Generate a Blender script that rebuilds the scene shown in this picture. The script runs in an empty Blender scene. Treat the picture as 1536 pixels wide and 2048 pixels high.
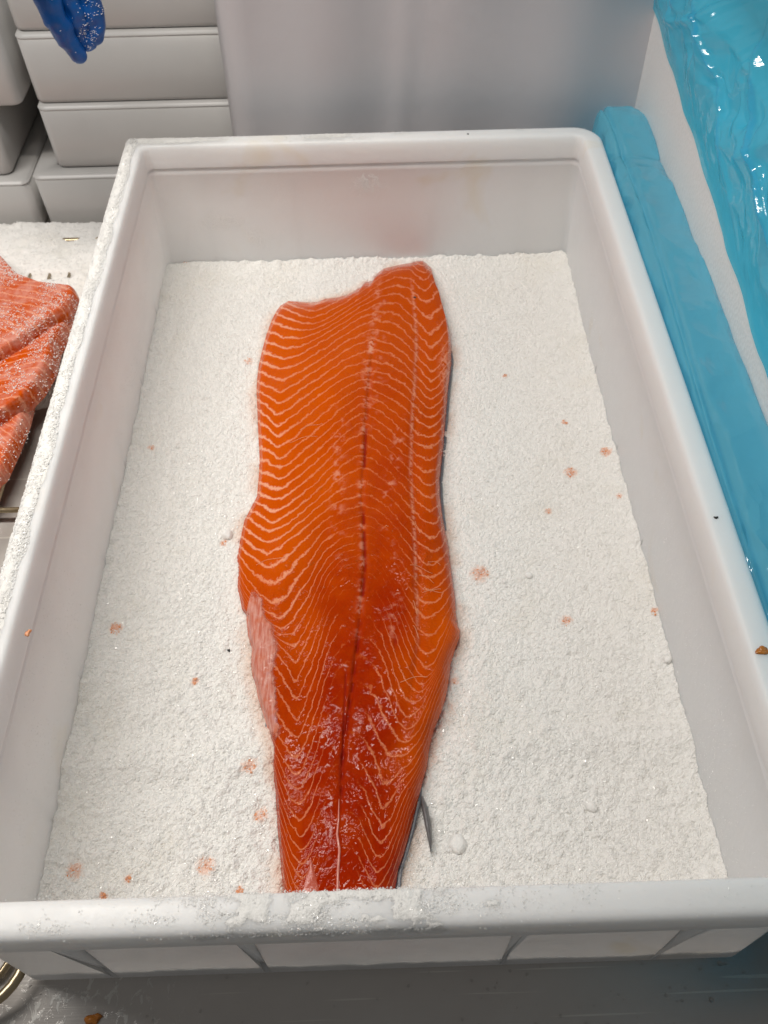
import bpy, bmesh, math, random
import numpy as np
from mathutils import Vector, Matrix

random.seed(7)
RNG = np.random.default_rng(11)
S = bpy.context.scene
COL = S.collection

# ------------------------------------------------------------------ camera
RIM_Z = 0.142            # top of the tray rim above the table
F_PX = 1758.4            # focal length in pixels of the 1536 x 2048 photograph
CAM = np.array([0.0031, -0.0872, 0.385 + RIM_Z])
PITCH, YAW, ROLL = 0.9047, 0.0121, -0.0201
_fw = np.array([math.sin(YAW) * math.cos(PITCH), math.cos(YAW) * math.cos(PITCH), -math.sin(PITCH)])
_rt = np.array([math.cos(YAW), -math.sin(YAW), 0.0])
_up = np.cross(_rt, _fw)
_rt, _up = (math.cos(ROLL) * _rt + math.sin(ROLL) * _up, -math.sin(ROLL) * _rt + math.cos(ROLL) * _up)
cam_d = bpy.data.cameras.new('camera')
cam = bpy.data.objects.new('camera', cam_d)
COL.objects.link(cam)
M = Matrix.Identity(4)
for i in range(3):
    M[i][0], M[i][1], M[i][2], M[i][3] = _rt[i], _up[i], -_fw[i], CAM[i]
cam.matrix_world = M
cam_d.sensor_fit = 'VERTICAL'
cam_d.sensor_height = 36.0
cam_d.lens = F_PX / 2048 * 36.0
cam_d.clip_start, cam_d.clip_end = 0.01, 50
cam_d.dof.use_dof = True
cam_d.dof.focus_distance = 0.50
cam_d.dof.aperture_fstop = 18
S.camera = cam

# ------------------------------------------------------------------ world, lamps, exposure
S.view_settings.view_transform = 'Standard'
S.view_settings.look = 'None'
S.view_settings.exposure = -0.06
S.view_settings.gamma = 1.0
W = bpy.data.worlds.new('World'); S.world = W
W.use_nodes = True
bg = W.node_tree.nodes['Background']
bg.inputs[0].default_value = (0.50, 0.495, 0.485, 1)
bg.inputs[1].default_value = 0.27

S.cycles.diffuse_bounces = 9
S.cycles.transparent_max_bounces = 24

def area(name, loc, target, sx, sy, power, col):
    d = bpy.data.lights.new(name, 'AREA'); d.shape = 'RECTANGLE'
    d.size, d.size_y, d.energy, d.color = sx, sy, power, col
    o = bpy.data.objects.new(name, d); COL.objects.link(o)
    o.location = loc
    o.rotation_euler = (Vector(target) - Vector(loc)).to_track_quat('-Z', 'Y').to_euler()
    return o
area('ceiling_and_fill_lamp', (-0.40, 0.34, 0.98), (-0.56, 0.33, 0.1), 0.07, 0.84, 4.9, (1.0, 0.94, 0.865)).data.spread = math.radians(122)
area('ceiling_and_fill_lamp', (-0.80, 0.30, 1.50), (0.10, 0.30, 0), 0.10, 0.90, 6.0, (0.99, 0.98, 0.97))  # added fill light from the left, brightens the blue film

# ------------------------------------------------------------------ helpers
def at(px, py, ax, val):
    """where the view ray of a photograph pixel meets the plane axis=val (vectorised)"""
    px, py, val = np.broadcast_arrays(np.asarray(px, float), np.asarray(py, float), np.asarray(val, float))
    d = _fw + _rt * ((px - 768) / F_PX)[..., None] - _up * ((py - 1024) / F_PX)[..., None]
    t = (val - CAM[ax]) / d[..., ax]
    return CAM + t[..., None] * d

_PERM = RNG.permutation(4096)
def _h(ix, iy, seed):
    return _PERM[(_PERM[(_PERM[ix & 4095] + iy) & 4095] + seed) & 4095] / 4095.0
def noise(x, y, seed=0):
    x = np.asarray(x, float); y = np.asarray(y, float)
    ix, iy = np.floor(x).astype(int), np.floor(y).astype(int)
    fx, fy = x - ix, y - iy
    fx, fy = fx * fx * (3 - 2 * fx), fy * fy * (3 - 2 * fy)
    a, b = _h(ix, iy, seed), _h(ix + 1, iy, seed)
    c, d = _h(ix, iy + 1, seed), _h(ix + 1, iy + 1, seed)
    return (a + (b - a) * fx) * (1 - fy) + (c + (d - c) * fx) * fy      # 0..1
def fbm(x, y, seed=0, o=4, gain=0.5):
    s = 0; a = 1; t = 0
    for k in range(o):
        s = s + a * noise(x * 2 ** k + 17.3 * k, y * 2 ** k + 5.1 * k, seed + k); t += a; a *= gain
    return s / t
def sstep(a, b, x):
    t = np.clip((x - a) / (b - a), 0, 1); return t * t * (3 - 2 * t)

def tag(o, label=None, cat=None, group=None, kind=None):
    if label: o['label'] = label
    if cat: o['category'] = cat
    if group: o['group'] = group
    if kind: o['kind'] = kind
    return o
def empty(name, loc=(0, 0, 0)):
    o = bpy.data.objects.new(name, None); COL.objects.link(o); o.location = loc
    o.empty_display_size = 0.02
    return o
def link(name, me, mat, parent=None, smooth=True):
    o = bpy.data.objects.new(name, me); COL.objects.link(o)
    if mat is not None:
        for m in (mat if isinstance(mat, (list, tuple)) else [mat]): me.materials.append(m)
    me.polygons.foreach_set('use_smooth', np.full(len(me.polygons), bool(smooth)))
    if parent is not None:
        o.parent = parent
        o.matrix_parent_inverse = Matrix.Translation(-Vector(parent.location)) if parent.type == 'EMPTY' else Matrix.Identity(4)
    return o
def raw_mesh(name, V, Fc):
    """V (n,3), Fc (m,k) all faces with k corners"""
    me = bpy.data.meshes.new(name)
    V = np.ascontiguousarray(V, np.float32); Fc = np.ascontiguousarray(Fc, np.int32)
    me.vertices.add(len(V)); me.vertices.foreach_set('co', V.ravel())
    me.loops.add(Fc.size); me.loops.foreach_set('vertex_index', Fc.ravel())
    me.polygons.add(len(Fc))
    me.polygons.foreach_set('loop_start', np.arange(len(Fc), dtype=np.int32) * Fc.shape[1])
    me.update(calc_edges=True); me.validate()
    me.polygons.foreach_set('use_smooth', np.zeros(len(me.polygons), bool))
    return me
def attr(me, name, vals):
    a = me.attributes.new(name, 'FLOAT', 'POINT'); a.data.foreach_set('value', np.ascontiguousarray(vals, np.float32).ravel())
def grid_faces(h, w, wrap=False):
    i = np.arange(h - 1)[:, None]; j = np.arange(w if wrap else w - 1)[None, :]
    j2 = (j + 1) % w
    return np.stack([i * w + j, i * w + j2, (i + 1) * w + j2, (i + 1) * w + j], -1).reshape(-1, 4)
def grid_obj(name, P, mat, parent=None, attrs=None, flip=False, wrap=False):
    h, w = P.shape[:2]
    Fc = grid_faces(h, w, wrap)
    if flip: Fc = Fc[:, ::-1]
    me = raw_mesh(name, P.reshape(-1, 3), Fc)
    for k, v in (attrs or {}).items(): attr(me, k, v)
    return link(name, me, mat, parent)

_OCT_V = np.array([(1, 0, 0), (-1, 0, 0), (0, 1, 0), (0, -1, 0), (0, 0, 1), (0, 0, -1)], float)
_OCT_F = np.array([(0, 2, 4), (2, 1, 4), (1, 3, 4), (3, 0, 4), (2, 0, 5), (1, 2, 5), (3, 1, 5), (0, 3, 5)])
def grains_mesh(name, pts, sizes, rng=RNG, flat=0.5):
    """many small crystals (8 triangles each) joined"""
    n = len(pts)
    q = rng.normal(size=(n, 4)); q /= np.linalg.norm(q, axis=1)[:, None]
    w, x, y, z = q.T
    R = np.stack([1 - 2 * (y * y + z * z), 2 * (x * y - z * w), 2 * (x * z + y * w),
                  2 * (x * y + z * w), 1 - 2 * (x * x + z * z), 2 * (y * z - x * w),
                  2 * (x * z - y * w), 2 * (y * z + x * w), 1 - 2 * (x * x + y * y)], -1).reshape(n, 3, 3)
    base = _OCT_V[None] * rng.uniform(0.7, 1.15, (n, 6, 1)) * sizes[:, None, None]
    V = np.einsum('nij,nkj->nki', R, base) * np.array([1.1, 1.1, flat]) + pts[:, None]
    Fc = (_OCT_F[None] + 6 * np.arange(n)[:, None, None]).reshape(-1, 3)
    return raw_mesh(name, V.reshape(-1, 3), Fc)
def grains(name, pts, sizes, mat, parent=None):
    return link(name, grains_mesh(name, pts, sizes), mat, parent, smooth=False)

def blob_mesh(name, r, seed, squash=(1, 1, 1), rough=0.35, sub=3):
    bm = bmesh.new(); bmesh.ops.create_icosphere(bm, subdivisions=sub, radius=1)
    rr = random.Random(seed); ph = [rr.uniform(0, 6.28) for _ in range(9)]
    for v in bm.verts:
        c = v.co
        f = 1 + rough * (0.5 * math.sin(2.3 * c.x + ph[0]) * math.sin(2.9 * c.y + ph[1]) + 0.35 * math.sin(5 * c.z + ph[2]) * math.sin(4.1 * c.x + ph[3]) + 0.2 * math.sin(9 * c.y + ph[4]) * math.sin(8 * c.z + 7 * c.x + ph[5]))
        v.co = Vector((c.x * squash[0], c.y * squash[1], c.z * squash[2])) * (r * f)
    me = bpy.data.meshes.new(name); bm.to_mesh(me); bm.free()
    return me

# ------------------------------------------------------------------ materials
class NT:
    def __init__(s, name):
        s.m = bpy.data.materials.new(name); s.m.use_nodes = True
        s.t = s.m.node_tree; s.n = s.t.nodes; s.l = s.t.links
        s.b = s.n['Principled BSDF']; s.out = s.n['Material Output']
        s._tc = None
    def new(s, typ, **kw):
        nd = s.n.new(typ)
        for k, v in kw.items():
            if hasattr(nd, k) and not k.startswith('i_'): setattr(nd, k, v)
        return nd
    def put(s, sock, v):
        if isinstance(v, bpy.types.NodeSocket): s.l.new(v, sock)
        else:
            if isinstance(v, (tuple, list)) and len(v) == 3 and sock.type == 'RGBA': v = (*v, 1)
            sock.default_value = v
    def P(s, **kw):
        for k, v in kw.items(): s.put(s.b.inputs[k.replace('_', ' ')], v)
    def obj(s):
        if s._tc is None: s._tc = s.n.new('ShaderNodeTexCoord')
        return s._tc.outputs['Object']
    def mapping(s, vec, scale=(1, 1, 1), rot=(0, 0, 0)):
        nd = s.n.new('ShaderNodeMapping'); s.l.new(vec, nd.inputs['Vector'])
        nd.inputs['Scale'].default_value = scale; nd.inputs['Rotation'].default_value = rot
        return nd.outputs[0]
    def noise(s, scale, detail=3, rough=0.55, vec=None, dist=0.0):
        nd = s.n.new('ShaderNodeTexNoise'); s.l.new(vec if vec is not None else s.obj(), nd.inputs['Vector'])
        nd.inputs['Scale'].default_value = scale; nd.inputs['Detail'].default_value = detail
        nd.inputs['Roughness'].default_value = rough; nd.inputs['Distortion'].default_value = dist
        return nd.outputs['Fac']
    def voro(s, scale, feature='F1', vec=None, out='Distance'):
        nd = s.n.new('ShaderNodeTexVoronoi'); nd.feature = feature
        s.l.new(vec if vec is not None else s.obj(), nd.inputs['Vector']); nd.inputs['Scale'].default_value = scale
        return nd.outputs[out]
    def math(s, op, a, b=0.0, c=0.0, clamp=False):
        nd = s.n.new('ShaderNodeMath'); nd.operation = op; nd.use_clamp = clamp
        s.put(nd.inputs[0], a); s.put(nd.inputs[1], b); s.put(nd.inputs[2], c)
        return nd.outputs[0]
    def ramp(s, fac, lo, hi, a=0.0, b=1.0):
        nd = s.n.new('ShaderNodeMapRange'); nd.interpolation_type = 'SMOOTHSTEP'
        s.put(nd.inputs['Value'], fac); s.put(nd.inputs['From Min'], lo); s.put(nd.inputs['From Max'], hi)
        s.put(nd.inputs['To Min'], a); s.put(nd.inputs['To Max'], b)
        return nd.outputs[0]
    def mix(s, fac, a, b):
        nd = s.n.new('ShaderNodeMix'); nd.data_type = 'RGBA'
        s.put(nd.inputs[0], fac); s.put(nd.inputs[6], a); s.put(nd.inputs[7], b)
        return nd.outputs[2]
    def attr(s, name):
        nd = s.n.new('ShaderNodeAttribute'); nd.attribute_name = name; return nd.outputs['Fac']
    def bump(s, h, strength, dist, normal=None):
        nd = s.n.new('ShaderNodeBump'); s.put(nd.inputs['Height'], h)
        nd.inputs['Strength'].default_value = strength; nd.inputs['Distance'].default_value = dist
        if normal is not None: s.l.new(normal, nd.inputs['Normal'])
        return nd.outputs[0]

def mat_tray():
    n = NT('white_tray_plastic')
    f = n.noise(9, 4, 0.6); g = n.noise(60, 4, 0.6)
    yel = n.ramp(n.noise(14, 3, 0.5, dist=0.8), 0.60, 0.78)
    c = n.mix(f, (0.83, 0.83, 0.82), (0.88, 0.88, 0.875))
    c = n.mix(n.math('MULTIPLY', yel, 0.45), c, (0.78, 0.69, 0.52))
    # thin wipe marks and dried brine
    smear = n.ramp(n.noise(1, 5, 0.65, vec=n.mapping(n.obj(), (38, 38, 14))), 0.52, 0.75)
    c = n.mix(n.math('MULTIPLY', smear, 0.5), c, (0.88, 0.87, 0.86))
    h = n.math('ADD', n.math('MULTIPLY', g, 0.6), n.noise(240, 3))
    n.P(Base_Color=c, Roughness=n.ramp(g, 0.3, 0.7, 0.34, 0.55), Subsurface_Weight=0.8, Subsurface_Scale=0.011,
        Subsurface_Radius=(1.0, 0.95, 0.9), Specular_IOR_Level=0.42, Normal=n.bump(h, 0.25, 0.0006))
    return n.m
def mat_salt():
    n = NT('white_salt')
    st = n.attr('stain'); st2 = n.attr('wet')
    c = n.mix(n.noise(900, 2), (0.83, 0.82, 0.79), (0.92, 0.91, 0.885))
    c = n.mix(n.ramp(n.noise(22, 3), 0.5, 0.75, 0, 0.35), c, (0.80, 0.77, 0.70))
    c = n.mix(st2, c, (0.74, 0.55, 0.44))
    c = n.mix(st, c, (0.80, 0.34, 0.16))
    h = n.math('ADD', n.noise(1400, 2), n.math('MULTIPLY', n.voro(1100), 0.8))
    n.P(Base_Color=c, Roughness=0.5, Subsurface_Weight=0.35, Subsurface_Scale=0.0025, Subsurface_Radius=(1, 1, 1),
        Specular_IOR_Level=0.5, Normal=n.bump(h, 0.5, 0.0006))
    return n.m
def mat_grain(name='salt_crystal', clear=0.3):
    n = NT(name)
    c = n.mix(n.voro(700, out='Color'), (0.93, 0.925, 0.91), (0.98, 0.975, 0.965))
    n.P(Base_Color=c, Roughness=0.10, Specular_IOR_Level=0.6)
    tl = n.new('ShaderNodeBsdfTranslucent'); n.l.new(c, tl.inputs[0]); m = n.new('ShaderNodeMixShader'); m.inputs[0].default_value = clear
    n.l.new(n.b.outputs[0], m.inputs[1]); n.l.new(tl.outputs[0], m.inputs[2]); n.l.new(m.outputs[0], n.out.inputs['Surface'])
    return n.m
def mat_flesh(name='salmon_flesh', frost=0.0):  # frost: thin bloom of fine salt
    n = NT(name)
    ph, lw, red, pale, slit = n.attr('phase'), n.attr('lw'), n.attr('red'), n.attr('pale'), n.attr('slit')
    w1 = n.math('SUBTRACT', n.noise(130, 3, 0.6), 0.5)
    w2 = n.math('SUBTRACT', n.noise(620, 3, 0.65), 0.5)
    p = n.math('ADD', ph, n.math('ADD', n.math('MULTIPLY', w1, 0.75), n.math('MULTIPLY', w2, 0.32)))
    fr = n.math('FRACT', p)
    d = n.math('ABSOLUTE', n.math('SUBTRACT', fr, 0.5))          # 0 at the line, 0.5 between
    half = n.math('MULTIPLY_ADD', lw, 0.135, n.math('MULTIPLY_ADD', n.noise(260, 3), 0.13, 0.0))
    line = n.ramp(d, half, n.math('MULTIPLY', half, 0.12))
    gap = n.ramp(n.noise(170, 3, 0.6), n.math('MULTIPLY_ADD', lw, -0.75, 0.62), n.math('MULTIPLY_ADD', lw, -0.75, 0.86), 1.0, 1.0)
    brk = n.ramp(n.math('ADD', n.noise(210, 4, 0.65), n.math('MULTIPLY', lw, 0.75)), 0.46, 0.78)
    line = n.math('MULTIPLY', line, n.math('MULTIPLY', brk, n.math('MULTIPLY_ADD', lw, 0.55, 0.40)))
    fib = n.noise(1, 3, 0.6, vec=n.mapping(n.obj(), (900, 130, 300)))
    org = n.mix(n.noise(45, 4), (0.65, 0.104, 0.0008), (0.56, 0.068, 0.0004))
    org = n.mix(n.ramp(fib, 0.35, 0.75, 0, 0.30), org, (0.68, 0.125, 0.003))
    deep = n.mix(n.noise(70, 4), (0.38, 0.021, 0.0003), (0.26, 0.009, 0.0002))
    c = n.mix(n.math('MULTIPLY', red, n.ramp(n.noise(60, 3), 0.2, 0.6, 0.75, 1.0)), org, deep)
    lcol = n.mix(lw, (0.70, 0.17, 0.030), (0.84, 0.40, 0.255))
    c = n.mix(line, c, lcol)
    c = n.mix(n.math('MULTIPLY', pale, n.ramp(n.noise(300, 3), 0.38, 0.58)), c, (0.78, 0.34, 0.22))
    c = n.mix(slit, c, (0.26, 0.012, 0.006))
    if frost: c = n.mix(n.ramp(n.noise(60, 5, 0.7), 0.36, 0.70, 0.0, frost), c, (0.84, 0.60, 0.53))
    g1 = n.noise(520, 2, 0.5); g2 = n.noise(150, 2, 0.5)
    patch = n.math('ADD', n.ramp(n.noise(75, 3, 0.6), 0.46, 0.66), n.math('MULTIPLY', n.attr('gloss'), 1.5))
    h = n.math('MULTIPLY', g1, n.math('MULTIPLY_ADD', patch, 0.75, 0.15))
    h = n.math('ADD', h, n.math('MULTIPLY', g2, 0.6))
    h = n.math('ADD', h, n.math('MULTIPLY', line, 0.22))
    nm = n.bump(h, 0.8, 0.0008)
    rough = n.ramp(n.noise(90, 3), 0.35, 0.65, 0.05, 0.10)
    n.P(Base_Color=c, Roughness=rough, Specular_IOR_Level=0.09, Subsurface_Weight=0.06, Subsurface_Scale=0.0018,
        Subsurface_Radius=(1.0, 0.3, 0.1), Normal=nm)
    return n.m
def mat_simple(name, col, rough=0.4, spec=0.5, bump=None, var=None, **kw):
    n = NT(name)
    c = col
    if var: c = n.mix(n.noise(var[0], 4, 0.6), col, var[1])
    n.P(Base_Color=c, Roughness=rough, Specular_IOR_Level=spec)
    if bump: n.P(Normal=n.bump(n.noise(bump[0], 4, 0.6), bump[1], bump[2]))
    n.P(**kw)
    return n.m
def mat_film(name, tint=(0.33, 0.88, 1.0), body=(0.15, 0.745, 1.0), fac=0.5):
    n = NT(name); t = n.t
    tr = n.new('ShaderNodeBsdfTransparent'); tr.inputs[0].default_value = (*tint, 1)
    tl = n.new('ShaderNodeBsdfTranslucent'); tl.inputs[0].default_value = (*body, 1)
    df = n.new('ShaderNodeBsdfDiffuse'); df.inputs[0].default_value = (*body, 1)
    gl = n.new('ShaderNodeBsdfGlossy'); gl.inputs['Roughness'].default_value = 0.09
    gl.inputs[0].default_value = (1, 1, 1, 1)
    wv = n.new('ShaderNodeTexNoise'); n.l.new(n.obj(), wv.inputs['Vector']); wv.inputs['Scale'].default_value = 14; wv.inputs['Detail'].default_value = 2
    va = n.new('ShaderNodeVectorMath'); va.operation = 'MULTIPLY_ADD'; n.l.new(wv.outputs['Color'], va.inputs[0]); va.inputs[1].default_value = (0.05, 0.05, 0.05); n.l.new(n.obj(), va.inputs[2])
    v1 = n.voro(26, vec=n.mapping(va.outputs[0], (1.3, 0.7, 1.0))); v2 = n.voro(75, vec=n.mapping(va.outputs[0], (1.2, 0.6, 1.0)))
    part = n.ramp(n.noise(11, 2), 0.42, 0.62)
    hh = n.math('ADD', n.math('MULTIPLY', v1, 1.0), n.math('MULTIPLY', n.math('MULTIPLY', v2, part), 0.55))
    hh = n.math('ADD', hh, n.math('MULTIPLY', n.noise(30, 3), 0.5))
    nm = n.bump(hh, 0.8, 0.006)
    for x in (df, gl): n.l.new(nm, x.inputs['Normal'])
    m1 = n.new('ShaderNodeMixShader'); m1.inputs[0].default_value = 0.45; n.l.new(df.outputs[0], m1.inputs[1]); n.l.new(tl.outputs[0], m1.inputs[2])
    m2 = n.new('ShaderNodeMixShader'); m2.inputs[0].default_value = fac; n.l.new(tr.outputs[0], m2.inputs[1]); n.l.new(m1.outputs[0], m2.inputs[2])
    lwt = n.new('ShaderNodeLayerWeight'); lwt.inputs['Blend'].default_value = 0.5; n.l.new(nm, lwt.inputs['Normal'])
    fz = n.math('MULTIPLY_ADD', n.math('POWER', lwt.outputs['Facing'], 4.0), 0.5, 0.045)
    m3 = n.new('ShaderNodeMixShader'); n.l.new(fz, m3.inputs[0]); n.l.new(m2.outputs[0], m3.inputs[1]); n.l.new(gl.outputs[0], m3.inputs[2])
    n.l.new(m3.outputs[0], n.out.inputs['Surface'])
    n.n.remove(n.b)
    return n.m
def mat_steel():
    n = NT('brushed_steel')
    br = n.noise(1, 4, 0.6, vec=n.mapping(n.obj(), (18, 1100, 1)))
    blot = n.noise(11, 4, 0.6)
    c = n.mix(blot, (0.47, 0.43, 0.395), (0.63, 0.60, 0.57))
    def scratch(rz, seed):
        v = n.mapping(n.obj(), (6, 260, 1), (0, 0, rz))
        return n.ramp(n.noise(1, 1, 0.4, vec=v), 0.69, 0.73)
    sc = n.math('MAXIMUM', scratch(0.5, 1), scratch(-0.75, 2))
    # dried brine, only on the left part of the table
    sx = n.n.new('ShaderNodeSeparateXYZ'); n.l.new(n.obj(), sx.inputs[0])
    left = n.ramp(sx.outputs[0], -0.085, -0.15)
    net = n.ramp(n.noise(150, 4, 0.65, vec=n.mapping(n.obj(), (1.4, 0.8, 1)), dist=1.0), 0.54, 0.63)
    brine = n.math('MULTIPLY', n.math('MULTIPLY', net, left), n.ramp(sx.outputs[1], 0.12, 0.05))
    c = n.mix(brine, c, (0.72, 0.70, 0.66))
    c = n.mix(n.math('MULTIPLY', sc, 0.7), c, (0.75, 0.72, 0.66))
    h = n.math('ADD', n.math('MULTIPLY', br, 0.25), n.math('MULTIPLY', brine, 0.8))
    n.P(Base_Color=c, Metallic=n.math('SUBTRACT', 0.66, n.math('MULTIPLY', brine, 0.6)), Roughness=n.ramp(blot, 0.3, 0.7, 0.30, 0.45), Normal=n.bump(h, 0.35, 0.0006))
    return n.m

MT = mat_tray(); MS = mat_salt(); MG = mat_grain(); MG2 = mat_grain('salt_dust', 0.3); MF = mat_flesh()
MFILM = mat_film('blue_film'); MROLL = mat_film('blue_film_pocket', body=(0.26, 0.83, 1.0), fac=0.74)
MSTEEL = mat_steel()
MCRATE = mat_simple('white_crate_plastic', (0.50, 0.49, 0.475), 0.32, 0.5, (70, 0.12, 0.001), (12, (0.58, 0.57, 0.555)))  # white plastic, base darkened to hold the shade behind the tray
MFOAM = NT('white_foam')
MFOAM.P(Base_Color=MFOAM.mix(MFOAM.noise(14, 3), (0.80, 0.77, 0.75), (0.84, 0.82, 0.80)), Roughness=0.55,
        Normal=MFOAM.bump(MFOAM.voro(330), 0.35, 0.0008), Subsurface_Weight=0.25, Subsurface_Scale=0.004, Subsurface_Radius=(1, 1, 1))
MFOAM = MFOAM.m
MSHEET = mat_simple('grey_plastic_sheet', (0.56, 0.55, 0.565), 0.38, 0.4, (18, 0.2, 0.004), (6, (0.63, 0.61, 0.63)))
MSKIN = mat_simple('dark_fish_skin', (0.055, 0.065, 0.085), 0.25, 0.6, (500, 0.4, 0.0008), (160, (0.28, 0.29, 0.32)))
MMEMB = None
MWIRE = mat_simple('brass_toned_wire', (0.42, 0.34, 0.22), 0.28, 0.5, (300, 0.2, 0.0004), Metallic=0.9)
MGLOVE = mat_simple('blue_glove_rubber', (0.001, 0.075, 0.33), 0.34, 0.5, (110, 0.4, 0.003), (30, (0.002, 0.11, 0.42)))
MCRUMB = mat_simple('salmon_crumb', (0.68, 0.22, 0.06), 0.4, 0.5, (900, 0.4, 0.0006), (400, (0.80, 0.42, 0.24)))
MBLACK = mat_simple('black_speck', (0.02, 0.02, 0.02), 0.5)
MAMBER = mat_simple('amber_crumb', (0.50, 0.17, 0.02), 0.2, 0.6, (600, 0.4, 0.0008))
MWATER = mat_simple('water', (0.9, 0.9, 0.9), 0.03, 0.5, Transmission_Weight=1.0, IOR=1.33)
MNERVE = mat_simple('pale_nerve', (0.66, 0.25, 0.19), 0.18, 0.4)

# ------------------------------------------------------------------ table
def rr_loop(x0, x1, y0, y1, r, z, n=8):
    pts = []
    for cx, cy, a0 in ((x1 - r, y0 + r, -90), (x1 - r, y1 - r, 0), (x0 + r, y1 - r, 90), (x0 + r, y0 + r, 180)):
        for k in range(n + 1):
            a = math.radians(a0 + 90 * k / n)
            pts.append((cx + r * math.cos(a), cy + r * math.sin(a), z))
    return pts
def loft(name, loops, mat, parent=None, cap0=False, cap1=False, smooth=True):
    L = np.array(loops); h, w = L.shape[:2]
    me = bpy.data.meshes.new(name)
    fc = [tuple(int(q) for q in f) for f in grid_faces(h, w, True)]
    if cap0: fc.append(tuple(range(w))[::-1])
    if cap1: fc.append(tuple(range((h - 1) * w, h * w)))
    me.from_pydata(L.reshape(-1, 3).tolist(), [], fc); me.update()
    return link(name, me, mat, parent, smooth)
table = loft('steel_table', [rr_loop(-1.2, 1.2, -0.10, 1.3, 0.02, z) for z in (-0.04, -0.002)] +
             [rr_loop(-1.199, 1.199, -0.099, 1.299, 0.02, 0.0)], MSTEEL, None, True, True)
tag(table, 'brushed stainless steel work table under the white tray', 'table', kind='structure')

# ------------------------------------------------------------------ tray
L = 0.6255; HW = 0.20; R = 0.0156; INS = 0.0122; BED = 0.0218
tray = empty('plastic_tray', (0, L / 2, 0))
tag(tray, 'large white plastic tray holding white salt and one big salmon fillet', 'tray')
def ring(ins, z, r, dy=0.0): return rr_loop(-HW + ins, HW - ins, ins + dy, L - ins, max(r, 0.002), z, 10)
# wall and floor: outside up, over into the rim zone, inside down
q = 0.0150
outer = [ring(q + 0.006, 0.0005, 0.022), ring(q + 0.001, 0.0015, 0.026), ring(q - 0.001, 0.0035, 0.027), ring(0.0100, 0.014, 0.0085), ring(0.0098, 0.100, 0.0085),
         ring(0.0110, 0.1245, 0.0085)]
inner = [ring(R + 0.0003, 0.1245, 0.007), ring(R + 0.0002, 0.1195, 0.007), ring(R + 0.0012, 0.1180, 0.007), ring(INS + 0.0034, 0.1145, 0.0065)]
loft('wall', [*outer, *inner, ring(INS + 0.0022, 0.08, 0.006), ring(INS, 0.026, 0.005), ring(INS + 0.001, 0.012, 0.005), ring(INS + 0.010, 0.008, 0.004)],
     MT, tray, True, True)
# rim : hollow rolled edge (closed profile)
prof = [(R + 0.0016, 0.1225), (R + 0.0012, 0.132), (R + 0.0008, 0.1385), (R, 0.1405), (R - 0.0007, 0.1414), (R - 0.0022, 0.1419), (R - 0.004, 0.1421), (0.0050, 0.1421), (0.0028, 0.1417), (0.0012, 0.1405), (0.0004, 0.1388), (0.0001, 0.1360), (0.0, 0.130), (0.0006, 0.1215), (0.0022, 0.1205), (0.010, 0.1212), (R + 0.0016, 0.1225)]
loft('rim', [ring(i, z, 0.024 - i * 1.05) for i, z in prof], MT, tray)
# ribs under the rim
def rib_mesh(name):
    t = 0.0013
    P = [(-t, 0.0134, 0.0046), (-t, 0.0014, 0.1203), (-t, 0.0096, 0.1203), (-t, 0.0098, 0.0165)]
    V = P + [(t, y, z) for _, y, z in P]
    me = bpy.data.meshes.new(name)
    me.from_pydata(V, [], [(0, 1, 2, 3), (7, 6, 5, 4), (0, 4, 5, 1), (1, 5, 6, 2), (2, 6, 7, 3), (3, 7, 4, 0)]); me.update()
    return me
rm = rib_mesh('rib'); rm.materials.append(MT)
def put_rib(M4):
    o = bpy.data.objects.new('rib', rm); COL.objects.link(o); o.parent = tray
    o.matrix_parent_inverse = Matrix.Translation(-Vector(tray.location)); o.matrix_basis = M4
for x in (-0.141, -0.0615, 0.0615, 0.141):
    put_rib(Matrix.Translation((x, 0, 0)))
    put_rib(Matrix.Translation((x, L, 0)) @ Matrix.Rotation(math.pi, 4, 'Z'))
for y in (0.09, 0.18, 0.27, 0.36, 0.45, 0.54):
    put_rib(Matrix.Translation((-HW, y, 0)) @ Matrix.Rotation(-math.pi / 2, 4, 'Z'))
    put_rib(Matrix.Translation((HW, y, 0)) @ Matrix.Rotation(math.pi / 2, 4, 'Z'))

# ------------------------------------------------------------------ salmon fillet outline (photograph pixels, cast on the real surface)
TOP = [(577, 602), (594, 603), (621, 605), (636, 603), (651, 597), (672, 595), (690, 591), (708, 582), (723, 573), (730, 564), (738, 563), (744, 562), (755, 546), (767, 537), (797, 530), (824, 525), (833, 522), (845, 521), (853, 527), (863, 536), (863, 554)]
LEFT = [(577, 602), (561, 611), (552, 623), (543, 641), (534, 665), (528, 686), (522, 710), (517, 734), (514, 758), (513, 785), (515, 831), (517, 880), (519, 913), (518, 945), (515, 978), (514, 992), (499, 1021), (489, 1040), (483, 1066), (478, 1092), (474, 1115), (475, 1148), (474, 1174), (479, 1193), (484, 1219), (494, 1232), (496, 1271), (504, 1297), (502, 1330), (505, 1353), (512, 1369), (517, 1398), (525, 1422), (537, 1461), (544, 1494), (544, 1536), (550, 1578), (553, 1620), (555, 1659), (559, 1703), (562, 1739), (565, 1778), (569, 1835)]
RIGHT = [(863, 554), (872, 581), (881, 599), (887, 620), (896, 647), (901, 674), (903, 695), (903, 728), (899, 761), (896, 788), (894, 815), (891, 848), (888, 887), (883, 929), (880, 962), (881, 994), (886, 1036), (891, 1062), (897, 1090), (904, 1148), (911, 1197), (914, 1245), (921, 1262), (920, 1277), (911, 1300), (902, 1330), (899, 1359), (893, 1392), (884, 1424), (869, 1460), (860, 1494), (854, 1536), (844, 1572), (835, 1608), (821, 1665), (808, 1710), (797, 1740), (793, 1770), (778, 1835)]
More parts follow.
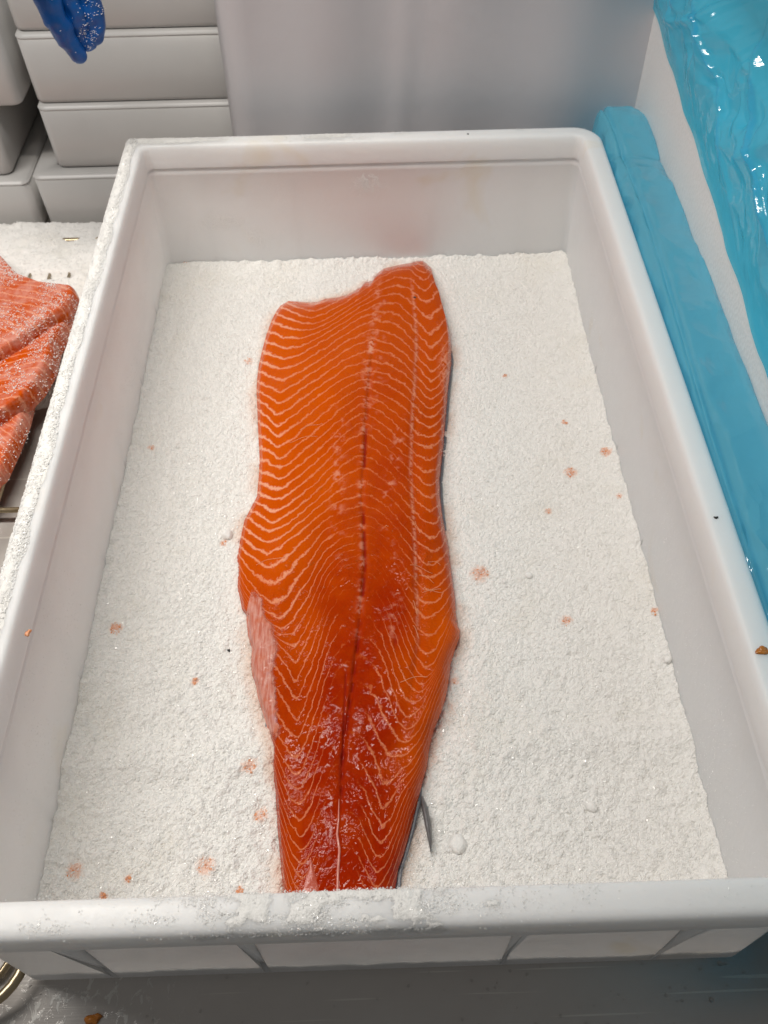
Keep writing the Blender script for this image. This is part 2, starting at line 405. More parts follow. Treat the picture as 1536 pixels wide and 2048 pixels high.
def resample(P, n, key=None, warp=None):
    P = np.array(P, float)
    s = np.concatenate([[0], np.cumsum(np.hypot(*np.diff(P, axis=0).T))]) if key is None else P[:, key].copy()
    s = (s - s[0]) / (s[-1] - s[0])
    t = np.linspace(0, 1, n) if warp is None else warp
    return np.stack([np.interp(t, s, P[:, 0]), np.interp(t, s, P[:, 1])], -1)
NU, NV = 230, 620
uu = np.linspace(0, 1, NU); uu = 0.55 * uu + 0.45 * (0.5 - 0.5 * np.cos(np.pi * uu))
vv = np.linspace(0, 1, NV); vv = np.where(vv < 0.08, vv * (0.55 + 0.45 * vv / 0.08), vv)
T = resample(TOP, NU, None, uu); Lf = resample(LEFT, NV, 1, vv); Rg = resample(RIGHT, NV, 1, vv)
Bt = np.stack([569 + (778 - 569) * uu, np.full(NU, 1835.0)], -1)
U, V = np.meshgrid(uu, vv)
def coons(T, B, Lc, Rc, U, V):
    a = (1 - V)[..., None] * T[None] + V[..., None] * B[None]
    b = (1 - U)[..., None] * Lc[:, None] + U[..., None] * Rc[:, None]
    c = ((1 - U) * (1 - V))[..., None] * T[0] + (U * (1 - V))[..., None] * T[-1] + ((1 - U) * V)[..., None] * B[0] + (U * V)[..., None] * B[-1]
    return a + b - c
PX = coons(T, Bt, Lf, Rg, U, V)
X, Y = PX[..., 0], PX[..., 1]

# muscle segments: control lines traced across the fillet, each with a running number
CL = [
 (-6, [(470, 500), (600, 560), (640, 560), (762, 490), (818, 470), (840, 490), (862, 470), (930, 430)]),
 (0, [(470, 585), (558, 621), (600, 638), (624, 642), (648, 635), (690, 611), (735, 581), (762, 560), (788, 548), (818, 545), (840, 566), (852, 572), (870, 545), (930, 500)]),
 (4, [(470, 660), (525, 692), (570, 707), (600, 701), (660, 668), (720, 629), (738, 623), (755, 614), (797, 617), (830, 650), (860, 683), (878, 671), (896, 644), (930, 600)]),
 (7, [(470, 730), (514, 752), (540, 763), (564, 774), (582, 763), (600, 752), (648, 723), (690, 692), (717, 680), (744, 668), (780, 676), (809, 695), (833, 722), (863, 755), (878, 742), (899, 712), (930, 680)]),
 (11, [(470, 810), (517, 831), (535, 844), (554, 864), (583, 844), (642, 799), (685, 768), (712, 755), (735, 750), (776, 760), (808, 779), (834, 805), (857, 828), (873, 820), (896, 792), (930, 750)]),
 (14, [(470, 915), (520, 909), (535, 911), (544, 918), (557, 927), (574, 919), (606, 893), (645, 861), (678, 831), (707, 808), (723, 799), (738, 802), (762, 815), (795, 841), (818, 861), (834, 877), (855, 886), (873, 879), (890, 857), (930, 810)]),
 (19, [(470, 990), (505, 1010), (525, 1023), (544, 1034), (564, 1027), (606, 997), (645, 962), (678, 926), (697, 910), (722, 898), (743, 905), (776, 929), (795, 950), (818, 972), (841, 998), (860, 1009), (873, 1003), (886, 978), (930, 920)]),
 (23, [(470, 1068), (479, 1079), (496, 1096), (511, 1109), (535, 1120), (557, 1109), (580, 1092), (613, 1064), (645, 1034), (678, 1014), (722, 1000), (743, 1003), (776, 1026), (802, 1057), (824, 1086), (847, 1109), (865, 1117), (880, 1109), (896, 1087), (930, 1020)]),
 (27, [(470, 1140), (476, 1150), (489, 1180), (515, 1213), (535, 1236), (562, 1250), (580, 1234), (596, 1208), (619, 1172), (636, 1135), (652, 1108), (684, 1085), (723, 1075), (743, 1078), (762, 1094), (785, 1124), (802, 1162), (824, 1196), (850, 1221), (870, 1217), (886, 1200), (906, 1172), (930, 1120)]),
 (31, [(470, 1180), (478, 1195), (500, 1232), (530, 1268), (564, 1305), (593, 1347), (606, 1315), (626, 1271), (645, 1215), (660, 1174), (685, 1144), (722, 1132), (745, 1136), (765, 1160), (785, 1205), (805, 1260), (820, 1300), (835, 1332), (850, 1348), (868, 1335), (885, 1300), (900, 1260), (915, 1215), (930, 1180)]),
 (36, [(470, 1250), (500, 1335), (530, 1425), (546, 1468), (567, 1506), (582, 1527), (597, 1535), (609, 1509), (624, 1470), (642, 1410), (660, 1352), (684, 1308), (722, 1290), (745, 1300), (765, 1340), (785, 1398), (800, 1432), (815, 1447), (839, 1429), (863, 1380), (885, 1330), (905, 1285), (930, 1230)]),
 (41, [(470, 1330), (520, 1470), (545, 1545), (562, 1610), (580, 1662), (603, 1688), (620, 1668), (640, 1610), (660, 1565), (680, 1540), (700, 1530), (722, 1545), (744, 1592), (764, 1637), (782, 1620), (803, 1575), (827, 1545), (851, 1500), (869, 1440), (887, 1395), (930, 1300)]),
 (46, [(470, 1430), (540, 1640), (565, 1730), (585, 1800), (603, 1828), (622, 1800), (645, 1745), (680, 1705), (705, 1708), (732, 1760), (752, 1798), (775, 1760), (800, 1690), (820, 1620), (845, 1560), (870, 1500), (890, 1450), (930, 1380)]),
 (52, [(470, 1600), (540, 1800), (603, 1990), (680, 1880), (752, 1960), (800, 1850), (845, 1740), (930, 1560)]),
]
def phase_field(X, Y):
    k = np.array([c[0] for c in CL], float)
    Yk = []
    for ph, pts in CL:
        p = np.array(pts, float)
        xs = X
        y = (np.interp(xs - 5, p[:, 0], p[:, 1]) + np.interp(xs, p[:, 0], p[:, 1]) * 2 + np.interp(xs + 5, p[:, 0], p[:, 1])) / 4
        Yk.append(y)
    Yk = np.stack(Yk)                                   # K x h x w
    for i in range(1, len(Yk)): Yk[i] = np.maximum(Yk[i], Yk[i - 1] + 6)
    ph = np.full(X.shape, k[0])
    # C1 interpolation of phase along y for each vertex
    sl = (k[1:, None, None] - k[:-1, None, None]) / (Yk[1:] - Yk[:-1])
    m = np.concatenate([sl[:1], 2 / (1 / sl[1:] + 1 / sl[:-1]), sl[-1:]])
    for i in range(len(k) - 1):
        hh = Yk[i + 1] - Yk[i]; t = (Y - Yk[i]) / hh
        sel = (t >= 0) & (t <= 1)
        t = np.clip(t, 0, 1)
        v = (2 * t**3 - 3 * t**2 + 1) * k[i] + (t**3 - 2 * t**2 + t) * hh * m[i] + (-2 * t**3 + 3 * t**2) * k[i + 1] + (t**3 - t**2) * hh * m[i + 1]
        ph = np.where(sel, v, ph)
    return ph
PH = phase_field(X, Y)
MIDX = np.interp(Y, [500, 600, 740, 860, 1000, 1130, 1250, 1380, 1450, 1550, 1620, 1700, 1840], [770, 752, 738, 727, 721, 726, 716, 700, 689, 680, 678, 679, 676])
GRX = np.interp(Y, [500, 560, 640, 700, 850, 950, 1050, 1150, 1280, 1400, 1500, 1840], [815, 823, 831, 833, 824, 821, 828, 832, 836, 815, 800, 770])
# line strength samples (x, y, w)
SW = np.array([(530, 700, 1.0), (520, 860, 1.0), (540, 1000, 1.0), (500, 1080, .9), (560, 1120, .85), (490, 1180, .5), (600, 760, .62), (650, 700, .5), (700, 640, .5), (620, 880, .55), (680, 840, .42), (720, 800, .40), (660, 980, .50), (700, 920, .35),
               (600, 1080, .72), (580, 1200, .72), (640, 1080, .5), (680, 1050, .25), (650, 1250, .18), (700, 1200, .06), (760, 1200, .06), (760, 1100, .12), (780, 620, .45), (800, 560, .5), (780, 720, .48), (780, 830, .38), (780, 950, .28),
               (860, 620, .62), (860, 750, .60), (865, 850, .62), (865, 960, .55), (865, 1080, .6), (870, 1200, .55), (860, 1330, .42), (900, 1240, .40), (880, 1400, .34), (830, 1400, .28), (780, 1350, .14), (850, 1520, .28), (800, 1600, .25),
               (720, 1400, .03), (720, 1600, .05), (640, 1400, .08), (600, 1350, .36), (580, 1450, .28), (560, 1550, .30), (580, 1650, .22), (640, 1600, .05), (640, 1740, .1), (780, 1720, .2), (700, 1760, .05), (560, 1720, .28), (570, 630, .95), (630, 630, .55), (740, 560, .4), (845, 540, .6)], float)
def field(Sv, X, Y, pw=2.2):
    num = np.zeros(X.shape); den = np.zeros(X.shape)
    for x, y, w in Sv:
        d = ((X - x) ** 2 + ((Y - y) * 0.75) ** 2 + 120) ** (-pw / 1.0 * 0.75)
        num += w * d; den += d
    return num / den
LW = field(SW, X, Y) ** 1.25
SR = np.array([(530, 700, 0), (530, 900, 0), (600, 800, .05), (680, 700, .1), (780, 620, .25), (860, 700, .25), (760, 800, .4), (720, 900, .4), (780, 950, .55), (860, 950, .3), (640, 950, .1), (560, 1080, .08), (700, 1060, .45), (780, 1080, .6), (680, 1200, .65), (780, 1220, .75), (870, 1200, .3), (600, 1250, .35), (700, 1350, .85), (860, 1380, .35), (580, 1450, .6), (680, 1500, .9), (760, 1450, .8), (840, 1500, .35), (570, 1600, .65), (660, 1650, 1), (740, 1650, 1), (800, 1650, .6), (560, 1750, .5), (660, 1780, .9), (760, 1760, .8), (905, 1250, .1), (890, 1390, .1)], float)
LW = np.maximum(LW, 0.40 * sstep(1150, 1300, Y) * sstep(22, 60, np.abs(X - np.interp(Y, [1250, 1450, 1700], [716, 689, 678]))))
RED = np.clip(1.25 * field(SR, X, Y), 0, 1)
# pin-bone beads along the middle, pale tufts beside it, slit
dm = X - MIDX
bead_h = noise(Y / 9.0, Y * 0 + 3.3, 5)
PALE = np.exp(-(dm / 6.0) ** 2) * sstep(0.45, 0.75, bead_h) * sstep(540, 600, Y) * sstep(1350, 1150, Y) * 0.65
PALE = PALE + 0.6 * np.exp(-((X - GRX) / 3.0) ** 2) * sstep(540, 600, Y) * sstep(1330, 1200, Y)
tuft = fbm(X / 14.0, Y / 11.0, 40, 3)
band1 = np.exp(-((X - (MIDX + 62 + 10 * np.sin(Y / 60))) / 11.0) ** 2) * sstep(800, 900, Y) * sstep(1330, 1200, Y)
band2 = np.exp(-((X - (MIDX - 48)) / 12.0) ** 2) * sstep(780, 860, Y) * sstep(1150, 1000, Y)
band3 = np.exp(-((X - (MIDX + 5)) / 22.0) ** 2) * sstep(560, 600, Y) * sstep(900, 780, Y) * 0.7
PALE = np.clip(PALE + (band1 + band2 + band3) * sstep(0.55, 0.78, tuft) * 0.6, 0, 1)
PALE = np.clip(PALE + 0.8 * np.exp(-((X - 889) / 9.0) ** 2 - ((Y - 735) / 34.0) ** 2), 0, 1)
SLIT = np.exp(-((dm - 5) / 2.6) ** 2) * sstep(0.36, 0.62, noise(Y / 16.0, Y * 0 + 9.1, 8)) * sstep(780, 900, Y) * sstep(1640, 1560, Y)
SLIT += 0.85 * np.exp(-((X - 690 + (Y - 1400) * 0.04) / 2.3) ** 2) * sstep(1330, 1360, Y) * sstep(1580, 1470, Y)
SLIT += np.exp(-((X - 688 + (Y - 1480) * 0.07) / 7) ** 2 - ((Y - 1515) / 22.0) ** 2) * 0.8
SLIT += np.exp(-((X - 791) / 3.2) ** 2 - ((Y - 1281) / 11.0) ** 2) * 0.7
SLIT = np.clip(SLIT, 0, 1)
GLOSS = np.exp(-((X - GRX - 14) / 18.0) ** 2) * sstep(700, 800, Y) * sstep(1330, 1250, Y) + 0.7 * np.exp(-((X - 545) / 26.0) ** 2 - ((Y - 1215) / 60.0) ** 2)

# thickness profile
HT = field(np.array([(530, 700, .009), (520, 900, .009), (600, 800, .014), (700, 800, .019), (800, 800, .021), (880, 800, .017), (500, 1100, .008), (600, 1100, .015), (720, 1100, .020), (820, 1100, .022), (890, 1150, .017), (560, 1350, .011), (700, 1350, .018), (820, 1350, .020), (560, 1600, .011), (680, 1650, .016), (800, 1600, .014), (700, 1800, .014), (650, 620, .013), (800, 570, .015)], float), X, Y)
wid = np.linalg.norm(Rg - Lf, axis=1)[:, None]
dl = U * wid; dr = (1 - U) * wid; dt = np.maximum(0, Y - T[None, :, 1])
eL = 1 - np.exp(-dl / 9.0); eR = np.sqrt(np.clip(1 - (1 - np.clip(dr / 42.0, 0, 1)) ** 2, 0, 1)); eT = 1 - np.exp(-dt / 8.0)
Z = BED + 0.0012 + HT * (0.30 + 0.70 * eL) * np.minimum(1, eL * 2.2) * eR * eT
d_all = np.minimum(np.minimum(dl, dr), dt)
Z += 0.0022 * (fbm(X / 70, Y / 90, 21, 2) - 0.5) * sstep(0, 30, d_all)
Z -= 0.0016 * np.exp(-((dm - 4) / 5.0) ** 2) * sstep(600, 760, Y) * sstep(1700, 1500, Y)        # middle seam
Z -= 0.0022 * np.exp(-((X - GRX - 6) / 11.0) ** 2) * sstep(560, 700, Y) * sstep(1480, 1300, Y)     # loin seam
lineq = np.exp(-(np.abs((PH % 1) - 0.5) / 0.14) ** 2)
Z += (0.00020 * lineq * LW + 0.0007 * (fbm(X / 13, Y / 16, 31, 3) - 0.5) * (0.35 + 0.65 * RED)) * sstep(0, 14, d_all)
Z -= 0.0009 * SLIT
FP = at(X, Y, 2, Z)
salmon = empty('salmon_fillet', (-0.01, 0.31, BED))
tag(salmon, 'large whole raw salmon fillet lying skin side down on the salt inside the tray', 'fish fillet')
grid_obj('flesh', FP, MF, salmon, dict(phase=PH, lw=LW, red=RED, pale=PALE, slit=SLIT, gloss=GLOSS), flip=True)
def z_on_fish(px, py, dz=0.0):
    i = np.argmin((X - px) ** 2 + (Y - py) ** 2); return FP.reshape(-1, 3)[i] + np.array([0, 0, dz])
def surf(px, py, lift):
    """points over the fillet surface at photograph pixels"""
    out = []
    flat = np.stack([X.ravel(), Y.ravel()], -1); zz = Z.ravel()
    for a, b, l in zip(np.ravel(px), np.ravel(py), np.ravel(lift)):
        d = (flat[:, 0] - a) ** 2 + (flat[:, 1] - b) ** 2
        k = np.argpartition(d, 6)[:6]; w = 1 / (d[k] + 1)
        out.append(at(a, b, 2, float((zz[k] * w).sum() / w.sum()) + l))
    return np.array(out)

# skin showing under the edge
SL_ = Lf.copy(); SR_ = Rg.copy()
SR_[:, 0] += np.interp(SR_[:, 1], [540, 680, 720, 800, 950, 1040, 1080, 1200, 1560, 1600, 1700, 1780, 1840], [-4, -2, 4, 4, 5, 4, 1, -3, -3, 6, 7, 9, 9])
SL_[:, 0] += np.interp(SL_[:, 1], [600, 1430, 1460, 1500, 1520, 1840], [7, 5, -7, -5, 5, 5])
nv2 = 140
vi = np.linspace(0, NV - 1, nv2).astype(int)
sk = []
for t, dz in ((0.0, -0.004), (0.0, 0.0006), (0.03, 0.0009), (0.5, 0.0009), (0.95, 0.0009), (0.985, 0.0028), (1.0, 0.0022), (1.0, -0.004)):
    row = SL_[vi] * (1 - t) + SR_[vi] * t
    dz = dz if dz < 0.001 or t < 0.9 else dz * np.interp(SR_[vi][:, 0] - Rg[vi][:, 0], [-1, 3], [0.3, 1.0])
    zz = BED + dz + 0.0005 * noise(row[:, 1] / 8, row[:, 0] * 0, 3)
    sk.append(at(row[:, 0], row[:, 1] + (26 if True else 0) * (vi < 40), 2, zz))
grid_obj('skin', np.stack(sk, 1), MSKIN, salmon, flip=True)

# belly membrane: pale patch over the lower left edge
MO = np.array([(505, 1172), (528, 1196), (534, 1236), (560, 1256), (566, 1300), (556, 1343), (554, 1400), (561, 1440), (562, 1470), (547, 1494), (537, 1461), (525, 1422), (517, 1398), (512, 1369), (504, 1345), (503, 1325), (504, 1297), (496, 1271), (493, 1235), (497, 1205)], float)
def membrane():
    n = NT('belly_membrane')
    st = n.noise(1, 4, 0.6, vec=n.mapping(n.obj(), (700, 90, 200), (0, 0, 0.35)))
    c = n.mix(n.ramp(st, 0.35, 0.65), (0.58, 0.17, 0.11), (0.74, 0.37, 0.30))
    c = n.mix(n.ramp(n.noise(90, 3), 0.58, 0.72, 0, 0.6), c, (0.55, 0.30, 0.36))
    c = n.mix(n.ramp(n.noise(120, 4, 0.65), 0.45, 0.75, 0, 0.55), c, (0.62, 0.13, 0.03))
    tr = n.new('ShaderNodeBsdfTransparent'); mx = n.new('ShaderNodeMixShader')
    n.put(mx.inputs[0], n.ramp(n.math('ADD', n.attr('edge'), n.math('MULTIPLY', n.math('SUBTRACT', n.noise(160, 4, 0.65), 0.5), 1.3)), 0.24, 0.80, 0.0, 0.85))
    n.l.new(tr.outputs[0], mx.inputs[1]); n.l.new(n.b.outputs[0], mx.inputs[2]); n.l.new(mx.outputs[0], n.out.inputs['Surface'])
    n.P(Base_Color=c, Roughness=0.16, Specular_IOR_Level=0.22, Normal=n.bump(n.math('ADD', st, n.noise(350, 3)), 0.4, 0.001))
    cy = np.linspace(1170, 1496, 66); P = []
    def span(y):
        xs = []
        for a, b in zip(MO, np.roll(MO, -1, 0)):
            if (a[1] - y) * (b[1] - y) <= 0 and a[1] != b[1]: xs.append(a[0] + (b[0] - a[0]) * (y - a[1]) / (b[1] - a[1]))
        return (min(xs), max(xs)) if xs else (505, 506)
    tx = np.linspace(0, 1, 22); X2, Y2, L2 = [], [], []; EG = []
    for y in cy:
        x0, x1 = span(float(np.clip(y, 1174, 1493)))
        x0 -= 1.0; x1 += 4 + 10 * (noise(y / 14.0, 0.5, 77) - 0.5)
        X2.append(x0 + (x1 - x0) * tx); Y2.append(np.full(22, y))
        e = np.minimum(1, (1 - tx) * 4.0) * np.minimum(1, min(y - 1168, 1498 - y) / 22.0)
        EG.append(np.minimum(1, (1 - tx) * 2.2) * np.minimum(1, min(y - 1168, 1498 - y) / 45.0) * np.minimum(1, tx * 14 + 0.4))
        L2.append(-0.0006 + 0.0013 * e + 0.0005 * (noise(X2[-1] / 12, Y2[-1] / 14, 78) - 0.3))
    X2, Y2, L2 = map(np.array, (X2, Y2, L2))
    Pm = surf(X2, Y2, L2).reshape(X2.shape + (3,))
    grid_obj('belly_membrane', Pm, n.m, salmon, dict(edge=np.array(EG)), flip=True)
membrane()
def tube(name, pts, rad, mat, parent=None, n=8, closed=False):
    pts = np.array(pts, float); rad = np.broadcast_to(np.asarray(rad, float), (len(pts),))
    loops = []
    m = len(pts)
    for i in range(m):
        if closed: d = pts[(i + 1) % m] - pts[i - 1]
        else: d = pts[min(i + 1, m - 1)] - pts[max(i - 1, 0)]
        d = d / (np.linalg.norm(d) + 1e-12)
        a = np.cross(d, (0, 0, 1)); 
        if np.linalg.norm(a) < 1e-3: a = np.cross(d, (0, 1, 0))
        a /= np.linalg.norm(a); b = np.cross(a, d)
        loops.append([pts[i] + rad[i] * (a * math.cos(2 * math.pi * k / n) + b * math.sin(2 * math.pi * k / n)) for k in range(n)])
    if closed: loops.append(loops[0])
    return loft(name, loops, mat, parent, not closed, not closed)
ny = np.linspace(1598, 1832, 34)
nx = np.interp(ny, [1598, 1640, 1668, 1700, 1740, 1832], [678, 677, 674, 679, 676, 674])
tube('nerve_strand', surf(nx, ny, np.full(34, 0.0001)), np.interp(ny, [1598, 1640, 1690, 1832], [0.0002, 0.0005, 0.0007, 0.0007]), MNERVE, salmon)
# small pale membrane patch at the tail
py_ = np.linspace(1718, 1800, 22); rows = []
for y in py_:
    hw = (y - 1714) * 0.30
    tx = np.linspace(-1, 1, 9)
    rows.append(surf(622 + hw * tx, np.full(9, y), 0.0007 * (1 - tx ** 2) - 0.00025))
grid_obj('tail_membrane', np.stack(rows), mat_simple('tail_membrane', (0.46, 0.10, 0.06), 0.2, 0.4, (400, 0.4, 0.0008), (150, (0.50, 0.08, 0.04))), salmon, flip=True)
# dark fin poking out of the salt
fin_p = [(843, 1592), (850, 1618), (856, 1650), (860, 1680), (862, 1705)]
fr_ = []
for (x, y), w, zt in zip(fin_p, (3, 6.5, 6.5, 4, 0.8), (0.004, 0.006, 0.007, 0.006, 0.004)):
    fr_.append([at(x - w, y, 2, BED - 0.001), at(x - w * .4, y, 2, BED + zt), at(x + w * .5, y, 2, BED + zt * 0.8), at(x + w, y, 2, BED - 0.001)])
fr_ = np.array(fr_)
fi = np.stack([np.stack([np.interp(np.linspace(0, 4, 21), range(5), fr_[:, j, k]) for k in range(3)], -1) for j in range(4)], 1)
grid_obj('fin', fi, mat_simple('fin_skin', (0.20, 0.19, 0.19), 0.35, 0.5, (1, 0.3, 0.001), (500, (0.06, 0.055, 0.06))), salmon, flip=True)
# fine loose fibres on the flesh
fm = []
for (x, y, dx, dy) in [(600, 860, 45, -16), (580, 883, 55, -12), (820, 1130, 45, 14), (838, 1148, 30, 16), (848, 1175, 34, 6), (800, 1362, 55, -10), (845, 1185, 40, -3), (512, 1130, 60, -20), (856, 1120, 25, 10), (770, 1055, 7, -6), (826, 1250, 12, 24), (826, 1200, 8, 26), (830, 1040, 10, 28)]:
    t = np.linspace(0, 1, 8)
    P = surf(x + dx * t, y + dy * t + 3 * np.sin(t * 5 + x), np.full(8, 0.00012)); fm.append(P)
    tube('loose_fibre', P, np.full(8, 0.00017), MCRUMB, salmon, 5)

# ------------------------------------------------------------------ salt bed
xs = np.linspace(-0.1885, 0.1885, 470); ys = np.linspace(0.0125, L - 0.0125, 770)
BX, BY = np.meshgrid(xs, ys)
front = sstep(0.30, 0.05, BY)
def bed_height(x, y):
    fr = sstep(0.32, 0.05, y)
    z = BED + 0.0065 * (fbm(x * 11, y * 11, 50, 3) - 0.5) + (0.0011 + 0.0026 * fr) * (fbm(x * 62, y * 62, 60, 4) - 0.5)
    z = z + (0.0008 + 0.0020 * fr) * np.maximum(0, fbm(x * 190, y * 190, 70, 3) - 0.45) * 2
    edge = np.minimum(np.minimum(x + 0.188, 0.188 - x), np.minimum(y - 0.0125, L - 0.0125 - y))
    z = z + 0.0060 * sstep(0.014, 0.0, edge) * fbm(x * 130, y * 130, 81, 3) ** 1.5
    # shallow hollow raked beside the fin and a low ridge across the front
    z = z - 0.0030 * np.exp(-((x - 0.028) / 0.020) ** 2 - ((y - 0.075) / 0.03) ** 2)
    z = z + 0.0042 * np.exp(-((y - 0.125 - 0.1 * (x + 0.05) ** 2) / 0.012) ** 2) * sstep(0.01, 0.08, np.abs(x))
    z = z - 0.004 * sstep(0.075, 0.02, np.hypot(x * 0 + 0, y - 0.62)) * 0
    return z
BZ = bed_height(BX, BY) + 0.0010 * (RNG.random(BX.shape) - 0.5) + 0.0013 * (noise(BX * 620, BY * 620, 90) - 0.5)
CRUMBS = [  # photo x, y, size mm, kind, label
 (1010, 751, 1.7, 0, 'tiny orange crumb alone on the salt near the back right of the tray'),
 (1130, 845, 2.3, 0, 'bright orange crumb on the salt between fillet and right wall'),
 (1141, 945, 4.0, 0, 'elongated orange double crumb on the salt right of the fillet'),
 (1211, 904, 3.6, 0, 'orange crumb pressed against the foot of the right tray wall'),
 (1097, 1022, 2.2, 1, 'pale orange crumb half sunk in salt below the elongated crumb'),
 (1238, 994, 2.0, 1, 'faint peach crumb at the right wall below the wall foot crumb'),
 (960, 1149, 5.6, 1, 'wide peach smear of scraps on the salt just right of the fillet'),
 (1132, 1243, 3.2, 1, 'blurry brownish peach crumb on the salt right of the bump in the fillet edge'),
 (1306, 1226, 1.8, 0, 'small orange crumb at the right wall, nearest the camera on that wall'),
 (498, 720, 3.4, 1, 'cream coloured scrap in the salt close to the upper left edge of the fillet'),
 (232, 1258, 3.6, 0, 'orange crumb with white core on the salt near the left wall'),
 (389, 1362, 2.0, 0, 'small light orange crumb midway between left wall and fillet'),
 (499, 1535, 4.2, 1, 'round pink patch of scraps left of the narrowing tail'),
 (523, 1629, 3.8, 1, 'pink patch of scraps touching the tail, lower of two'),
 (447, 1087, 2.4, 1, 'peach crumb beside a salt ball at the left edge of the fillet'),
 (148, 1742, 4.0, 1, 'spread of pinkish crumbs in the front left corner of the salt'),
 (412, 1735, 4.4, 1, 'loose spread of pinkish crumbs left of the tail by the front rim'),
 (208, 1792, 1.8, 0, 'orange crumb half hidden behind the front rim at left'),
 (480, 1781, 1.8, 0, 'orange crumb half hidden behind the front rim next to the tail'),
 (258, 1757, 1.8, 0, 'yellowish orange crumb between two pinkish spreads near the front rim'),
 (371, 524, 3.0, 1, 'pinkish crumb at the foot of the back wall near the left corner'),
 (908, 1365, 2.2, 1, 'peach crumb touching the right edge of the fillet'),
 (303, 896, 2.4, 1, 'very faint peach crumb near the left wall halfway along it'),
]
stain = np.zeros(BX.shape)
for x, y, s, k, lab in CRUMBS:
    c = at(x, y, 2, BED); r = s * 0.001 * 1.3
    d = np.hypot(BX - c[0], BY - c[1]) / r + 0.9 * (fbm(BX * 700, BY * 700, 99, 2) - 0.5)
    stain = np.maximum(stain, (0.5 if k else 0.7) * sstep(1.15, 0.35, d))
flat = at(np.concatenate([Lf[::6, 0], Rg[::6, 0], T[::6, 0]]), np.concatenate([Lf[::6, 1], Rg[::6, 1], T[::6, 1]]), 2, BED + 0.002)
dist = np.full(BX.shape, 9.0)
for p in flat: dist = np.minimum(dist, np.hypot(BX - p[0], BY - p[1]))
wet = 0.55 * sstep(0.012, 0.001, dist) * sstep(0.35, 0.6, fbm(BX * 40, BY * 40, 33, 3)) + 0.16 * sstep(0.006, 0.0, dist)
BZ = BZ + 0.0034 * np.exp(-(dist / 0.005) ** 2) * fbm(BX * 170, BY * 170, 95, 3) ** 1.4
bed = grid_obj('salt_bed', np.stack([BX, BY, BZ], -1), MS, None, dict(stain=stain, wet=wet))
bed.data.polygons.foreach_set('use_smooth', np.zeros(len(bed.data.polygons), bool))
tag(bed, 'bed of fine white salt covering the bottom of the tray', 'salt', kind='stuff')
# loose crystals on the bed
n = 46000
gx = RNG.uniform(-0.186, 0.186, n); gy = 0.014 + (L - 0.028) * RNG.random(n) ** 1.25
gs = RNG.uniform(0.0003, 0.00065, n)
big = RNG.random(n) < 0.10; gs[big] *= 1.6
gp = np.stack([gx, gy, bed_height(gx, gy) + gs * 0.5], -1)
g = grains('salt_crystals', gp, gs, MG); tag(g, 'loose glinting crystals on top of the salt bed', 'salt', kind='stuff')

n = 9000
gx = RNG.uniform(-0.186, 0.186, n); gy = 0.014 + (L - 0.028) * RNG.random(n) ** 1.7
gs = RNG.uniform(0.0004, 0.0010, n) * (0.7 + 0.5 * sstep(0.3, 0.05, gy))
g = link('salt_granules', grains_mesh('salt_granules', np.stack([gx, gy, bed_height(gx, gy) + gs * 0.1], -1), gs, RNG, 0.7), MS, None, False)
tag(g, 'coarser white granules lying in the salt bed', 'salt', kind='stuff')

def ground_pt(x, y, z0):
    p = at(x, y, 2, z0)
    for _ in range(3): p = at(x, y, 2, float(bed_height(p[0], p[1])))
    return p
for i, (x, y, s, k, lab) in enumerate(CRUMBS):
    p = ground_pt(x, y, BED)
    m = 7 if s < 2.5 else 16
    rr = np.random.default_rng(100 + i)
    ang = rr.uniform(0, 6.28, m); rad = np.sqrt(rr.random(m)) * s * 0.001
    pts = np.stack([p[0] + rad * np.cos(ang) * (0.55 if s == 4.0 and k == 0 else 1), p[1] + rad * np.sin(ang) * 1.1, np.zeros(m)], -1)
    pts[:, 2] = bed_height(pts[:, 0], pts[:, 1]) + 0.0003
    sz = rr.uniform(0.25, 1.15, m) * (0.0009 if k == 0 else 0.0007)
    me = grains_mesh('fish_crumb', pts - p, sz, rr)
    o = link('fish_crumb', me, MCRUMB, None, False); o.location = p
    tag(o, lab, 'fish crumb', 'salmon crumbs scattered on the salt')
for x, y, r, lab in [(455, 1072, 4.2, 'round white salt ball touching the left edge of the fillet'), (1057, 1152, 2.7, 'round salt ball right of the peach smear'), (1008, 1164, 1.6, 'small salt ball between peach smear and bigger ball'), (1183, 1615, 3.0, 'salt lump in the front right area of the salt'), (1334, 1320, 2.4, 'salt lump against the right tray wall'), (915, 1690, 5.0, 'broad salt lump right of the dark fin')]:
    p = ground_pt(x, y, BED)
    o = link('salt_lump', blob_mesh('salt_lump', r * 0.001, int(x), (1, 1, 0.8), 0.25), MS); o.location = p + np.array([0, 0, r * 0.0003])
    tag(o, lab, 'salt lump', 'salt lumps on the salt bed')

